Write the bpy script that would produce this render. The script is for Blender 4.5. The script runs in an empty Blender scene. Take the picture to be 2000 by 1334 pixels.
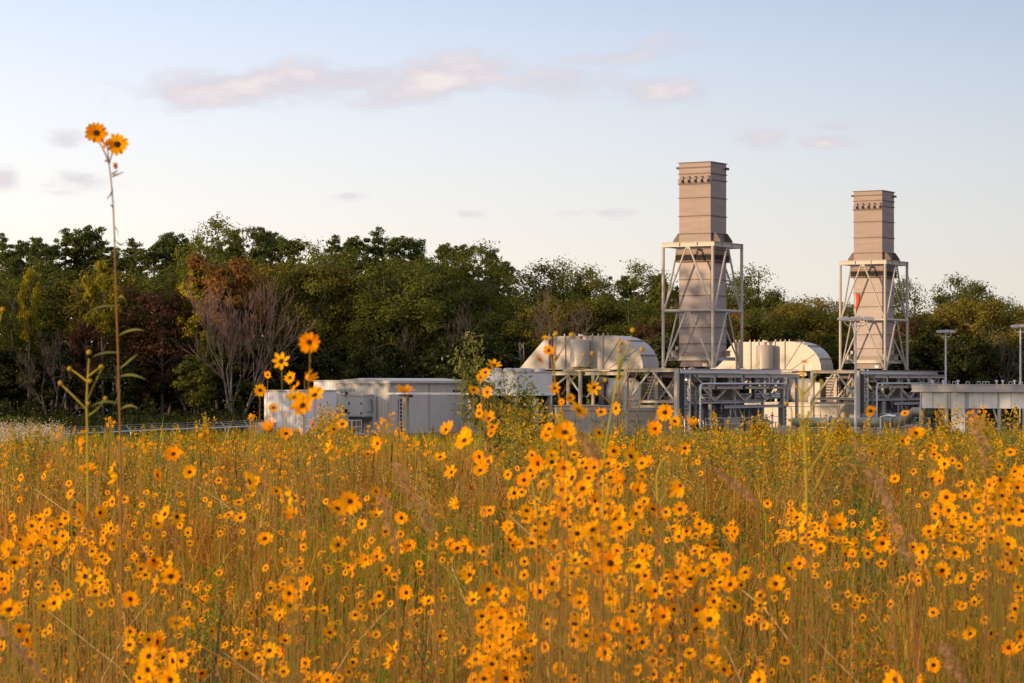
import bpy, math, random
import numpy as np
from mathutils import Vector, Matrix

random.seed(7)
rng = np.random.default_rng(11)
sc = bpy.context.scene
COL = sc.collection
R = math.radians
F = 5000.0          # focal length in photo pixels
HOR = 745.0         # horizon row of the photo
CAM_Z = 1.7
GZ = -2.9           # level of the plant yard

def gz(x, y):
    """height of the terrain"""
    y = np.asarray(y, dtype=float); x = np.asarray(x, dtype=float)
    z = np.where(y < 216, -0.0134 * np.maximum(y, -60), -2.9)
    z = np.where(y < 216, z, -2.9)
    amp = np.clip((200 - np.abs(y)) / 60, 0, 1)
    return z + amp * (0.05 * np.sin(x * 0.9 + y * 0.35) + 0.06 * np.sin(x * 0.31 - y * 0.22 + 1.3))

def gzf(x, y): return float(gz(x, y))
def wp(px, py, d):
    """world point seen at a photo pixel at depth d"""
    return Vector(((px - 1000) / F * d, d, CAM_Z - (py - HOR) / F * d))

# ------------------------------------------------------------------ materials
def new_mat(name):
    m = bpy.data.materials.new(name); m.use_nodes = True
    nt = m.node_tree; b = nt.nodes['Principled BSDF']
    return m, nt, b

def mat(name, col, rough=0.6, metal=0.0, var=0.12, scale=1.5, streak=None, bump=0.0, bscale=8.0, spec=0.5, stain=None, samt=0.5):
    m, nt, b = new_mat(name)
    N, L = nt.nodes, nt.links
    tc = N.new('ShaderNodeTexCoord')
    mp = N.new('ShaderNodeMapping')
    if streak: mp.inputs['Scale'].default_value = streak
    L.new(tc.outputs['Object'], mp.inputs['Vector'])
    no = N.new('ShaderNodeTexNoise'); no.inputs['Scale'].default_value = scale
    no.inputs['Detail'].default_value = 8; no.inputs['Roughness'].default_value = 0.62
    L.new(mp.outputs[0], no.inputs['Vector'])
    cr = N.new('ShaderNodeValToRGB')
    c = Vector(col)
    cr.color_ramp.elements[0].position = 0.3; cr.color_ramp.elements[1].position = 0.72
    cr.color_ramp.elements[0].color = (*(c * (1 - var)), 1)
    cr.color_ramp.elements[1].color = (*[min(1, v) for v in c * (1 + var)], 1)
    L.new(no.outputs['Fac'], cr.inputs['Fac'])
    base_out = cr.outputs['Color']
    if stain:
        # rain streaks and grime running down the sheet
        m3 = N.new('ShaderNodeMapping'); m3.inputs['Scale'].default_value = (2.6, 2.6, 0.16); L.new(tc.outputs['Object'], m3.inputs['Vector'])
        n3 = N.new('ShaderNodeTexNoise'); n3.inputs['Scale'].default_value = 1.6; n3.inputs['Detail'].default_value = 9; n3.inputs['Roughness'].default_value = .7
        L.new(m3.outputs[0], n3.inputs['Vector'])
        r3 = N.new('ShaderNodeMapRange'); L.new(n3.outputs['Fac'], r3.inputs[0]); r3.inputs[1].default_value = .5; r3.inputs[2].default_value = .78; r3.inputs[4].default_value = samt
        x3 = N.new('ShaderNodeMix'); x3.data_type = 'RGBA'; L.new(r3.outputs[0], x3.inputs[0]); L.new(base_out, x3.inputs['A']); x3.inputs['B'].default_value = (*stain, 1)
        base_out = x3.outputs['Result']
    L.new(base_out, b.inputs['Base Color'])
    b.inputs['Roughness'].default_value = rough
    b.inputs['Metallic'].default_value = metal
    b.inputs['Specular IOR Level'].default_value = spec
    if bump:
        n2 = N.new('ShaderNodeTexNoise'); n2.inputs['Scale'].default_value = bscale; n2.inputs['Detail'].default_value = 5
        L.new(mp.outputs[0], n2.inputs['Vector'])
        bp = N.new('ShaderNodeBump'); bp.inputs['Strength'].default_value = bump; bp.inputs['Distance'].default_value = 0.05
        L.new(n2.outputs['Fac'], bp.inputs['Height']); L.new(bp.outputs[0], b.inputs['Normal'])
    return m

def corr_mat(name, col, period=0.3, axis=0, depth=0.03, rough=0.55, var=0.06, stain=(.22, .19, .16)):
    """ribbed sheet metal: the ribs are a bump"""
    m = mat(name, col, rough, 0.0, var, 0.8, stain=stain, samt=.35)
    nt = m.node_tree; N, L = nt.nodes, nt.links
    b = N['Principled BSDF']; tc = [n for n in N if n.type == 'TEX_COORD'][0]
    sp = N.new('ShaderNodeSeparateXYZ'); L.new(tc.outputs['Object'], sp.inputs[0])
    ad = N.new('ShaderNodeMath'); ad.operation = 'ADD'
    L.new(sp.outputs[0], ad.inputs[0]); L.new(sp.outputs[1], ad.inputs[1])
    mu = N.new('ShaderNodeMath'); mu.operation = 'MULTIPLY'; mu.inputs[1].default_value = 2 * math.pi / period
    L.new(ad.outputs[0], mu.inputs[0])
    si = N.new('ShaderNodeMath'); si.operation = 'SINE'; L.new(mu.outputs[0], si.inputs[0])
    bp = N.new('ShaderNodeBump'); bp.inputs['Strength'].default_value = 0.6; bp.inputs['Distance'].default_value = depth
    L.new(si.outputs[0], bp.inputs['Height']); L.new(bp.outputs[0], b.inputs['Normal'])
    return m

def leaf_mat(name, cols, transl=0.35, rough=0.6, objvar=0.0, attr=None, islvar=True):
    """foliage: random tone per leaf, optional tone per plant, some light through the leaf"""
    m = bpy.data.materials.new(name); m.use_nodes = True
    nt = m.node_tree; N, L = nt.nodes, nt.links
    N.remove(N['Principled BSDF'])
    out = N['Material Output']
    if attr:
        at = N.new('ShaderNodeVertexColor'); at.layer_name = attr; colout = at.outputs['Color']
    else:
        cr = N.new('ShaderNodeValToRGB'); els = cr.color_ramp.elements
        while len(els) < len(cols): els.new(0.5)
        for i, c in enumerate(cols):
            els[i].position = i / max(1, len(cols) - 1); els[i].color = (*c, 1)
        ge = N.new('ShaderNodeNewGeometry')
        if objvar:
            oi = N.new('ShaderNodeObjectInfo')
            mx = N.new('ShaderNodeMath'); mx.operation = 'MULTIPLY_ADD'
            mx.inputs[1].default_value = 1 - objvar
            m2 = N.new('ShaderNodeMath'); m2.operation = 'MULTIPLY'; m2.inputs[1].default_value = objvar
            L.new(oi.outputs['Random'], m2.inputs[0]); L.new(ge.outputs['Random Per Island'], mx.inputs[0]); L.new(m2.outputs[0], mx.inputs[2])
            L.new(mx.outputs[0], cr.inputs[0])
        else:
            L.new(ge.outputs['Random Per Island'], cr.inputs[0])
        colout = cr.outputs['Color']
    d = N.new('ShaderNodeBsdfDiffuse'); t = N.new('ShaderNodeBsdfTranslucent')
    L.new(colout, d.inputs[0]); L.new(colout, t.inputs[0])
    mi = N.new('ShaderNodeMixShader'); mi.inputs[0].default_value = transl
    L.new(d.outputs[0], mi.inputs[1]); L.new(t.outputs[0], mi.inputs[2])
    L.new(mi.outputs[0], out.inputs[0])
    return m

M = {}
M['stack'] = mat('stack_metal', (0.265, 0.205, 0.19), 0.55, 0.0, 0.2, 0.55, (0.5, 0.5, 5.0), 0.15, 3, stain=(.17, .11, .085), samt=.4)
M['stack_low'] = mat('lower_stack_metal', (0.315, 0.265, 0.262), 0.5, 0.0, 0.16, 0.55, (0.5, 0.5, 5.0), 0.15, 3, stain=(.2, .15, .13), samt=.35)
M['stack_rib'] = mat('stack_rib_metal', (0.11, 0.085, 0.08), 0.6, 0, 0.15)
M['beige'] = mat('beige_painted_steel', (0.42, 0.385, 0.33), 0.45, 0, 0.09, 0.7, stain=(.2, .15, .11), samt=.35)
M['beige_panel'] = mat('beige_panel_steel', (0.40, 0.365, 0.32), 0.4, 0, 0.07, 0.35, (1, 1, 0.4), stain=(.22, .17, .13), samt=.4)
M['hood_curve'] = mat('hood_curved_sheet', (0.40, 0.375, 0.37), 0.35, 0, 0.06, 0.4)
M['galv'] = mat('galvanised_steel', (0.52, 0.53, 0.56), 0.38, 0.3, 0.2, 2.0)
M['galv_dull'] = mat('dull_galvanised_sheet', (0.37, 0.36, 0.38), 0.55, 0.2, 0.25, 0.8, (0.3, 0.3, 1))
M['pipe_silver'] = mat('aluminium_pipe_lagging', (0.52, 0.53, 0.57), 0.32, 0.7, 0.06, 3)
M['black'] = mat('black_rubber', (0.018, 0.018, 0.02), 0.7, 0, 0.3, 4)
M['rust'] = mat('rusty_flange', (0.20, 0.13, 0.08), 0.7, 0.1, 0.4, 4)
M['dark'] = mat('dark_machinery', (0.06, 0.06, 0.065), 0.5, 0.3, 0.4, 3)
M['white_sheet'] = corr_mat('white_ribbed_sheet', (0.78, 0.78, 0.80), 0.3)
M['grey_sheet'] = corr_mat('grey_ribbed_sheet', (0.53, 0.51, 0.475), 0.3)
M['trim'] = mat('pale_trim', (0.46, 0.44, 0.40), 0.5, 0, 0.05)
M['roof_white'] = mat('white_roof_sheet', (0.72, 0.71, 0.70), 0.5, 0, 0.05)
M['unit_grey'] = mat('light_grey_cabinet', (0.46, 0.46, 0.45), 0.45, 0, 0.05)
M['cooler'] = mat('cooler_panel', (0.70, 0.71, 0.70), 0.5, 0, 0.08, 0.5, stain=(.28, .26, .24), samt=.45)
M['red'] = mat('red_paint', (0.5, 0.03, 0.02), 0.5, 0, 0.1)
M['sock'] = mat('windsock_cloth', (0.9, 0.09, 0.02), 0.7, 0, 0.1)
M['lamp_head'] = mat('lamp_housing', (0.42, 0.42, 0.44), 0.4, 0.4, 0.1)
M['green_pipe'] = mat('grey_green_pipe', (0.17, 0.18, 0.14), 0.45, 0, 0.2, 1.2)
M['concrete'] = mat('concrete', (0.33, 0.31, 0.28), 0.85, 0, 0.15, 1.2, None, 0.3, 6)
M['sign_white'] = mat('sign_white', (0.75, 0.72, 0.68), 0.5, 0, 0.04)
M['bark'] = mat('bark', (0.10, 0.082, 0.066), 0.9, 0, 0.35, 2.2, (1, 1, 0.3))
M['bark_pale'] = mat('pale_bark', (0.13, 0.11, 0.095), 0.9, 0, 0.3, 2.0, (1, 1, 0.3))
M['twig'] = mat('twig_bark', (0.23, 0.15, 0.125), 0.9, 0, 0.25, 3)
M['twig_dark'] = mat('thin_twig_bark', (0.11, 0.085, 0.07), 0.9, 0, 0.25, 3)
G = lambda r, g, b: (r, g, b)
M['pine'] = leaf_mat('pine_needles', [G(.058, .080, .022), G(.095, .122, .032), G(.155, .175, .045)], 0.25, objvar=0.35)
M['oak'] = leaf_mat('oak_leaves', [G(.072, .088, .020), G(.115, .130, .025), G(.185, .180, .034)], 0.35, objvar=0.45)
M['olive'] = leaf_mat('olive_leaves', [G(.105, .100, .022), G(.170, .145, .028), G(.255, .195, .035)], 0.35, objvar=0.4)
M['yellow'] = leaf_mat('yellow_leaves', [G(.20, .18, .02), G(.30, .25, .02), G(.42, .33, .03)], 0.4, objvar=0.2)
M['orange'] = leaf_mat('orange_leaves', [G(.17, .085, .03), G(.25, .125, .035), G(.32, .18, .04)], 0.4, objvar=0.2)
M['red_leaf'] = leaf_mat('russet_leaves', [G(.06, .033, .022), G(.095, .05, .032), G(.14, .07, .04)], 0.3, objvar=0.3)
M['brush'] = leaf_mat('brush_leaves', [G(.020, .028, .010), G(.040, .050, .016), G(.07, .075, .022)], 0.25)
M['bright_green'] = leaf_mat('fresh_green_leaves', [G(.07, .13, .02), G(.12, .20, .03), G(.20, .28, .05)], 0.4)
M['fennel'] = leaf_mat('fine_weed_leaves', [G(.13, .15, .04), G(.20, .21, .06), G(.28, .27, .08)], 0.35)
M['white_bloom'] = leaf_mat('dry_white_bloom', [G(.35, .27, .16), G(.50, .42, .28), G(.60, .52, .36)], 0.3)
M['golden'] = leaf_mat('goldenrod_bloom', [G(.22, .22, .03), G(.48, .30, .02), G(.78, .44, .015)], 0.35)
M['stem_green'] = leaf_mat('flower_stem', [G(.20, .19, .03), G(.28, .20, .04), G(.33, .17, .05)], 0.1)
M['stem_brown'] = leaf_mat('dry_stem', [G(.22, .12, .05), G(.32, .16, .06)], 0.1)
M['stem_yellow'] = leaf_mat('yellow_green_stem', [G(.36, .32, .05), G(.42, .35, .05)], 0.15)
M['bud'] = leaf_mat('flower_bud', [G(.28, .25, .04), G(.5, .28, .03)], 0.1)
M['plume'] = leaf_mat('dry_plume', [G(.36, .20, .10), G(.48, .28, .15), G(.58, .38, .22)], 0.3)
M['grass'] = leaf_mat('meadow_grass', [], 0.4, attr='tone')

def petal_material():
    m = bpy.data.materials.new('orange_yellow_petal'); m.use_nodes = True
    nt = m.node_tree; N, L = nt.nodes, nt.links
    N.remove(N['Principled BSDF'])
    ge = N.new('ShaderNodeNewGeometry'); oi = N.new('ShaderNodeObjectInfo')
    ad = N.new('ShaderNodeMath'); ad.operation = 'ADD'
    L.new(ge.outputs['Random Per Island'], ad.inputs[0]); L.new(oi.outputs['Random'], ad.inputs[1])
    hv = N.new('ShaderNodeMath'); hv.operation = 'MULTIPLY'; hv.inputs[1].default_value = 0.5
    L.new(ad.outputs[0], hv.inputs[0])
    cr = N.new('ShaderNodeValToRGB')
    e = cr.color_ramp.elements
    e[0].color = (0.92, 0.27, 0.003, 1); e[1].color = (1.0, 0.53, 0.006, 1)
    L.new(hv.outputs[0], cr.inputs[0])
    d = N.new('ShaderNodeBsdfDiffuse'); t = N.new('ShaderNodeBsdfTranslucent')
    L.new(cr.outputs[0], d.inputs[0]); L.new(cr.outputs[0], t.inputs[0])
    mi = N.new('ShaderNodeMixShader'); mi.inputs[0].default_value = 0.38
    L.new(d.outputs[0], mi.inputs[1]); L.new(t.outputs[0], mi.inputs[2]); L.new(mi.outputs[0], N['Material Output'].inputs[0])
    return m
M['petal'] = petal_material()
M['disc'] = mat('dark_brown_disc', (0.022, 0.008, 0.004), 0.9, 0, 0.3, 300)

# ------------------------------------------------------------------ mesh helpers
def tag(o, label=None, cat=None, group=None, kind=None):
    if label: o['label'] = label
    if cat: o['category'] = cat
    if group: o['group'] = group
    if kind: o['kind'] = kind
    return o

def empty(name, loc, rz=0.0, label=None, cat=None, group=None):
    o = bpy.data.objects.new(name, None); COL.objects.link(o)
    o.empty_display_size = 0.3
    o.location = loc; o.rotation_euler = (0, 0, rz)
    return tag(o, label, cat, group)

def link_mesh(name, me, parent=None):
    o = bpy.data.objects.new(name, me); COL.objects.link(o)
    if parent is not None: o.parent = parent
    return o

def copy_tree(o, parent=None):
    c = o.copy(); COL.objects.link(c)
    if parent is not None: c.parent = parent
    for ch in list(o.children): copy_tree(ch, c)
    return c

class MB:
    def __init__(s): s.v = []; s.f = []; s.m = []
    def add(s, vs, fs, mi=0):
        b = len(s.v); s.v += [tuple(p) for p in vs]
        for f in fs: s.f.append(tuple(i + b for i in f)); s.m.append(mi)
        return s
    def box(s, x0, x1, y0, y1, z0, z1, mi=0):
        return s.add([(x0,y0,z0),(x1,y0,z0),(x1,y1,z0),(x0,y1,z0),(x0,y0,z1),(x1,y0,z1),(x1,y1,z1),(x0,y1,z1)],
              [(0,3,2,1),(4,5,6,7),(0,1,5,4),(1,2,6,5),(2,3,7,6),(3,0,4,7)], mi)
    def bar(s, p, q, w, h=None, mi=0):
        """rectangular bar from p to q; w sideways, h in the other direction"""
        h = h or w; p = Vector(p); q = Vector(q); d = (q - p).normalized()
        up = Vector((0,0,1)) if abs(d.z) < 0.95 else Vector((1,0,0))
        sx = d.cross(up).normalized() * w / 2; sy = sx.cross(d).normalized() * h / 2
        vs = [p - sx - sy, p + sx - sy, p + sx + sy, p - sx + sy, q - sx - sy, q + sx - sy, q + sx + sy, q - sx + sy]
        return s.add(vs, [(0,3,2,1),(4,5,6,7),(0,1,5,4),(1,2,6,5),(2,3,7,6),(3,0,4,7)], mi)
    def ibeam(s, p, q, w, h, mi=0):
        """I section, web vertical"""
        p = Vector(p); q = Vector(q); d = (q - p).normalized(); t = min(w, h) * 0.14
        up = Vector((0,0,1)) if abs(d.z) < 0.95 else Vector((0,1,0))
        sx = d.cross(up).normalized(); sy = sx.cross(d).normalized()
        s.bar(p + sy * (h/2 - t/2), q + sy * (h/2 - t/2), w, t, mi)
        s.bar(p - sy * (h/2 - t/2), q - sy * (h/2 - t/2), w, t, mi)
        s.bar(p, q, t, h - 2*t - 0.004, mi)
        return s
    def tube(s, pts, r, n=8, mi=0, cap=True):
        pts = [Vector(p) for p in pts]; k = len(pts)
        rs = r if isinstance(r, (list, tuple)) else [r] * k
        b = len(s.v); prev = None
        for i, p in enumerate(pts):
            d = (pts[min(i+1, k-1)] - pts[max(i-1, 0)]).normalized()
            if prev is None: u = d.orthogonal().normalized()
            else:
                u = (prev - d * prev.dot(d)); u = u.normalized() if u.length > 1e-6 else d.orthogonal().normalized()
            prev = u; w = d.cross(u)
            for j in range(n):
                a = 2 * math.pi * j / n
                s.v.append(tuple(p + (u * math.cos(a) + w * math.sin(a)) * rs[i]))
        for i in range(k - 1):
            for j in range(n):
                s.f.append((b+i*n+j, b+i*n+(j+1)%n, b+(i+1)*n+(j+1)%n, b+(i+1)*n+j)); s.m.append(mi)
        if cap:
            s.f.append(tuple(b + j for j in reversed(range(n)))); s.m.append(mi)
            s.f.append(tuple(b + (k-1)*n + j for j in range(n))); s.m.append(mi)
        return s
    def lathe(s, c, prof, n=16, mi=0):
        """prof: (radius, z) pairs round a vertical axis at c"""
        b = len(s.v); c = Vector(c)
        for r, z in prof:
            for j in range(n):
                a = 2 * math.pi * j / n
                s.v.append((c.x + r * math.cos(a), c.y + r * math.sin(a), c.z + z))
        for i in range(len(prof) - 1):
            for j in range(n):
                s.f.append((b+i*n+j, b+i*n+(j+1)%n, b+(i+1)*n+(j+1)%n, b+(i+1)*n+j)); s.m.append(mi)
        s.f.append(tuple(b + j for j in reversed(range(n)))); s.m.append(mi)
        s.f.append(tuple(b + (len(prof)-1)*n + j for j in range(n))); s.m.append(mi)
        return s
    def prism_xz(s, prof, y0, y1, mi=0):
        """profile in the x-z plane (clockwise seen from -y), extruded along y"""
        n = len(prof)
        vs = [(x, y0, z) for x, z in prof] + [(x, y1, z) for x, z in prof]
        fs = [tuple(range(n)), tuple(reversed(range(n, 2*n)))]
        fs += [(i, i + n, (i+1) % n + n, (i+1) % n) for i in range(n)]
        return s.add(vs, fs, mi)
    def build(s, name, mats, parent=None, smooth=False, bevel=0.0, loc=None):
        me = bpy.data.meshes.new(name); me.from_pydata(s.v, [], s.f)
        mats = mats if isinstance(mats, (list, tuple)) else [mats]
        for m_ in mats: me.materials.append(m_)
        me.polygons.foreach_set('material_index', s.m)
        import bmesh
        bm = bmesh.new(); bm.from_mesh(me); bmesh.ops.recalc_face_normals(bm, faces=bm.faces); bm.to_mesh(me); bm.free()
        if smooth:
            me.polygons.foreach_set('use_smooth', [True] * len(me.polygons))
            try: me.set_sharp_from_angle(angle=R(40))
            except Exception: pass
        me.update()
        o = link_mesh(name, me, parent)
        if loc is not None: o.location = loc
        if bevel:
            b = o.modifiers.new('bevel', 'BEVEL'); b.width = bevel; b.segments = 2; b.limit_method = 'ANGLE'
        return o

def np_mesh(name, verts, faces, mats, mat_idx=None, color=None):
    """fast mesh from arrays; faces (n,3) or (n,4)"""
    me = bpy.data.meshes.new(name)
    verts = np.ascontiguousarray(verts, dtype=np.float32).reshape(-1, 3)
    nf, k = faces.shape
    me.vertices.add(len(verts)); me.vertices.foreach_set('co', verts.ravel())
    me.loops.add(nf * k); me.loops.foreach_set('vertex_index', faces.astype(np.int32).ravel())
    me.polygons.add(nf)
    me.polygons.foreach_set('loop_start', np.arange(0, nf * k, k, dtype=np.int32))
    me.polygons.foreach_set('loop_total', np.full(nf, k, dtype=np.int32))
    for m_ in mats: me.materials.append(m_)
    if mat_idx is not None: me.polygons.foreach_set('material_index', mat_idx.astype(np.int32))
    me.update(calc_edges=True)
    if color is not None:
        ca = me.color_attributes.new(name='tone', type='FLOAT_COLOR', domain='POINT')
        c4 = np.ones((len(verts), 4), dtype=np.float32); c4[:, :3] = color
        ca.data.foreach_set('color', c4.ravel())
    return me

def leaf_quads(c, size, aspect=1.0, up=None, flat=0.0, rg=rng):
    """one small diamond leaf per centre; returns verts, faces"""
    n = len(c)
    a = rg.normal(size=(n, 3))
    if up is not None: a = a * (1 - flat) + np.asarray(up) * flat * 2
    a /= np.linalg.norm(a, axis=1, keepdims=True) + 1e-9
    b = rg.normal(size=(n, 3)); b -= a * (a * b).sum(1, keepdims=True); b /= np.linalg.norm(b, axis=1, keepdims=True) + 1e-9
    w = np.cross(a, b)
    s = (np.asarray(size) * np.ones(n))[:, None] * 0.5
    v = np.stack([c - b * s, c + w * s * aspect, c + b * s, c - w * s * aspect], axis=1)
    f = np.arange(n * 4).reshape(n, 4)
    return v.reshape(-1, 3), f
# ------------------------------------------------------------------ plant frame
PHI = R(31)
TX, TY = 16.84, 217.0
CP, SP = math.cos(PHI), math.sin(PHI)
def P2W(a, b, ox=TX, oy=TY): return (ox + a * CP + b * SP, oy - a * SP + b * CP)
def A_at(px, b, ox=TX, oy=TY):
    k = (px - 1000) / F; return (k * (oy + b * CP) - ox - b * SP) / (CP + k * SP)
def B_at(px, a, ox=TX, oy=TY):
    k = (px - 1000) / F; return (k * (oy - a * SP) - ox - a * CP) / (SP - k * CP)
def Z_at(py, a, b, ox=TX, oy=TY):
    return CAM_Z - (py - HOR) / F * P2W(a, b, ox, oy)[1] - GZ

class Thing:
    """root Empty at its own base in the yard; parts are written in plant coordinates"""
    def __init__(s, name, a, b, label, cat, group=None, ox=TX, oy=TY, z=0.0):
        x, y = P2W(a, b, ox, oy); s.o = (-a, -b, -z)
        s.root = empty(name, (x, y, GZ + z), -PHI, label, cat, group)
    def part(s, mb, name, m, parent=None, **k):
        if parent is None: return mb.build(name, m, s.root, loc=s.o, **k)
        return mb.build(name, m, parent, **k)          # a sub-part shares its part's frame

S = 3.0
def make_stack():
    t = Thing('exhaust_stack', -1.5, 1.5, 'tall square exhaust stack in a braced steel frame, the nearer and taller of two', 'exhaust stack', 'exhaust stacks')
    Z = lambda py: 4.6 + (745 - py) / 23.04
    zt = Z(315)
    # upper shaft
    m = MB(); m.box(-S, 0, 0, S, Z(473), zt - 0.05)
    up = t.part(m, 'upper_shaft', M['stack'], bevel=0.015)
    r = MB()
    r.box(-S-.09, .09, -.09, S+.09, zt - .05, zt + .01)
    for py in (337.5, 384.7, 420.4, 455): r.box(-S-.07, .07, -.07, S+.07, Z(py) - .035, Z(py) + .035)
    r.box(-S-.07, .0, -.07, 0, Z(356) - .12, Z(356) + .03)
    r.box(.002, .07, 0, S+.07, Z(350) - .035, Z(350) + .035)
    t.part(r, 'stiffener_rib', M['stack_rib'], up)
    r = MB(); zb = Z(325.5)
    r.box(-S-.22, .0, -.05, -.01, zb-.05, zb+.05); r.box(-S-.24, -S-.04, -.09, S+.0, zb-.09, zb+.09)
    r.box(.04, .24, S-.35, S+.09, zb-.1, zb+.1)
    t.part(r, 'hoop_bar', M['stack_rib'], up)
    # sampling ports with swing arms
    for i in range(5):
        x = -S + .24 + i * .61
        q = MB(); q.tube([(x, 0.0, Z(351.5)), (x, -.34, Z(351.5))], .10, 12); q.tube([(x, -.34, Z(351.5)), (x, -.40, Z(351.5))], .17, 14)
        for k in range(4):
            a = k * math.pi / 2 + .78; q.tube([(x + .11*math.cos(a), -.38, Z(351.5) + .11*math.sin(a)), (x + .11*math.cos(a), -.43, Z(351.5) + .11*math.sin(a))], .02, 6)
        q.bar((x + .14, -.02, Z(343)), (x + .14, -.36, Z(345)), .05); q.bar((x + .14, -.36, Z(345.2)), (x - .02, -.38, Z(347)), .04)
        q.bar((x + .14, -.03, Z(342)), (x + .14, -.03, Z(350)), .07)
        t.part(q, 'sampling_port', M['stack'], up)
    # lower shaft
    zl = Z(511)
    m = MB(); m.box(-S, 0, 0, S, Z(688), zl)
    lo = t.part(m, 'lower_shaft', M['stack_low'], bevel=0.015)
    r = MB()
    for py in (545, 576.5, 608, 639.5, 671): r.box(-S-.06, .06, -.06, S+.06, Z(py) - .03, Z(py) + .03)
    t.part(r, 'stiffener_rib', M['stack_rib'], lo)
    # flanges and fabric joint between the shafts
    m = MB(); m.box(-S-.14, .14, -.14, S+.14, Z(494.5), Z(473) - .002)
    for py in (486, 491): m.box(-S-.24, .24, -.24, S+.24, Z(py) - .04, Z(py) + .04)
    t.part(m, 'upper_flange', M['stack'])
    m = MB(); m.box(-S-.22, .22, -.22, S+.22, Z(497), Z(494.6)); m.box(-S-.22, .22, -.22, S+.22, Z(510.9), Z(507.5)); m.box(-S-.3, .3, -.3, S+.3, Z(509.9), Z(508.9))
    for i in range(9):
        for (px, py_) in ((-S-.2+i*.42, -.27), (.27, -.2+i*.42)):
            m.box(px, px+.05, py_, py_+.05, Z(511), Z(506))
    t.part(m, 'rusty_collar', M['rust'])
    m = MB(); z0, z1 = Z(507.4), Z(497.1)
    prof = [(.17, z0), (.24, z0 + .12), (.19, (z0+z1)/2), (.25, z1 - .12), (.17, z1)]
    vs = []; fs = []
    for (e, z) in prof: vs += [(-S-e, -e, z), (e, -e, z), (e, S+e, z), (-S-e, S+e, z)]
    for i in range(4):
        for j in range(4): fs.append((i*4+j, i*4+(j+1) % 4, (i+1)*4+(j+1) % 4, (i+1)*4+j))
    m.add(vs, fs); t.part(m, 'fabric_joint', M['black'])
    # corner gussets standing on the frame
    zg = Z(473)
    for (x, y, dx, dy) in ((0,.3,1,0),(0,S-.4,1,0),(-S,.3,-1,0),(-S,S-.4,-1,0),(-.4,S,0,1),(-S+.4,S,0,1)):
        g = MB(); w = .06
        pts = [(0, 0), (.75, 0), (.75, .18), (.28, .82), (0, .82)]
        if dx: vs = [(x + dx*p, y, zg + q + .02) for p, q in pts] + [(x + dx*p, y + w, zg + q + .02) for p, q in pts]
        else: vs = [(x, y + dy*p, zg + q + .02) for p, q in pts] + [(x + w, y + dy*p, zg + q + .02) for p, q in pts]
        n = 5; g.add(vs, [tuple(range(n)), tuple(reversed(range(n, 2*n)))] + [(i, i+n, (i+1) % n+n, (i+1) % n) for i in range(n)])
        t.part(g, 'gusset', M['stack_rib'])
    # inlet funnel
    m = MB(); za, zb = Z(697), 5.85
    tp = [(-S-.02, -.02), (.02, -.02), (.02, S+.02), (-S-.02, S+.02)]; bt = [(-S+.1, -.02), (.02, -.02), (-.9, S+.02), (-S+.1, S+.02)]
    m.box(-S-.02, .02, -.02, S+.02, za, Z(688)); 
    vs = [(x, y, zb) for x, y in bt] + [(x, y, za) for x, y in tp]
    m.add(vs, [(0,3,2,1),(4,5,6,7),(0,1,5,4),(1,2,6,5),(2,3,7,6),(3,0,4,7)])
    t.part(m, 'funnel', M['stack'])
    m = MB(); m.box(-.75, -.35, -.06, -.03, Z(715), Z(709)); t.part(m, 'notice', M['sign_white'])
    # bearing beams and feet round the shaft's base
    m = MB(); zb = Z(700)
    m.ibeam((-S-.75, -.35, zb), (.75, -.35, zb), .22, .34); m.ibeam((.3, -1.2, zb-.03), (.3, 4.1, zb-.03), .22, .3)
    m.ibeam((-S-.3, -1.2, zb-.03), (-S-.3, 4.1, zb-.03), .22, .3)
    for x in (-S-.45, .38):
        for y in (-.2, .35, S-.5): m.box(x-.22, x+.22, y-.04, y+.04, Z(696), Z(685)); m.box(x-.3, x+.3, y-.2, y+.25, Z(685)-.02, Z(685)+.03)
    m.bar((-S-.1, -.2, Z(683)), (-S-.1, -.2, Z(676)), .22)
    t.part(m, 'base_bracket', M['beige'])
    # support frame
    x0, x1, y0, y1 = -3.85, .85, -1.3, 4.25
    f = t.part(MB().box(x1-.16, x1+.16, y0-.16, y0+.16, Z(479)+.25, Z(479)+.262), 'support_frame', M['beige'])
    ztop, zmid, zbot = Z(477.5), Z(606.5), 5.72
    for (x, y) in ((x0,y0),(x1,y0),(x0,y1),(x1,y1)):
        c = MB(); c.tube([(x, y, zbot), (x, y, ztop-.2)], .135, 12); c.box(x-.2, x+.2, y-.2, y+.2, zbot-.002, zbot+.06)
        t.part(c, 'column', M['beige'], f, smooth=True)
    for (p, q) in (((x0-.14,y0),(x1+.14,y0)),((x0-.14,y1),(x1+.14,y1)),((x0,y0+.12),(x0,y1-.12)),((x1,y0+.12),(x1,y1-.12))):
        c = MB(); c.ibeam((*p, ztop), (*q, ztop), .24, .40)
        for k in range(1, 3):
            u = k / 3; x = p[0]*(1-u)+q[0]*u; y = p[1]*(1-u)+q[1]*u; c.box(x-.06 if p[1]==q[1] else x-.115, x+.06 if p[1]==q[1] else x+.115, y-.115 if p[1]==q[1] else y-.06, y+.115 if p[1]==q[1] else y+.06, ztop-.17, ztop+.17)
        t.part(c, 'top_beam', M['beige'], f)
        sx = .1 if p[1] == q[1] else 0; sy = .1 if sx == 0 else 0
        c = MB(); c.tube([(p[0]+sx*2.2, p[1]+sy, zmid), (q[0]-sx*2.2, q[1]-sy, zmid)], .12, 10)
        t.part(c, 'middle_beam', M['beige'], f, smooth=True)
        cx, cy = (p[0]+q[0])/2, (p[1]+q[1])/2
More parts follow.
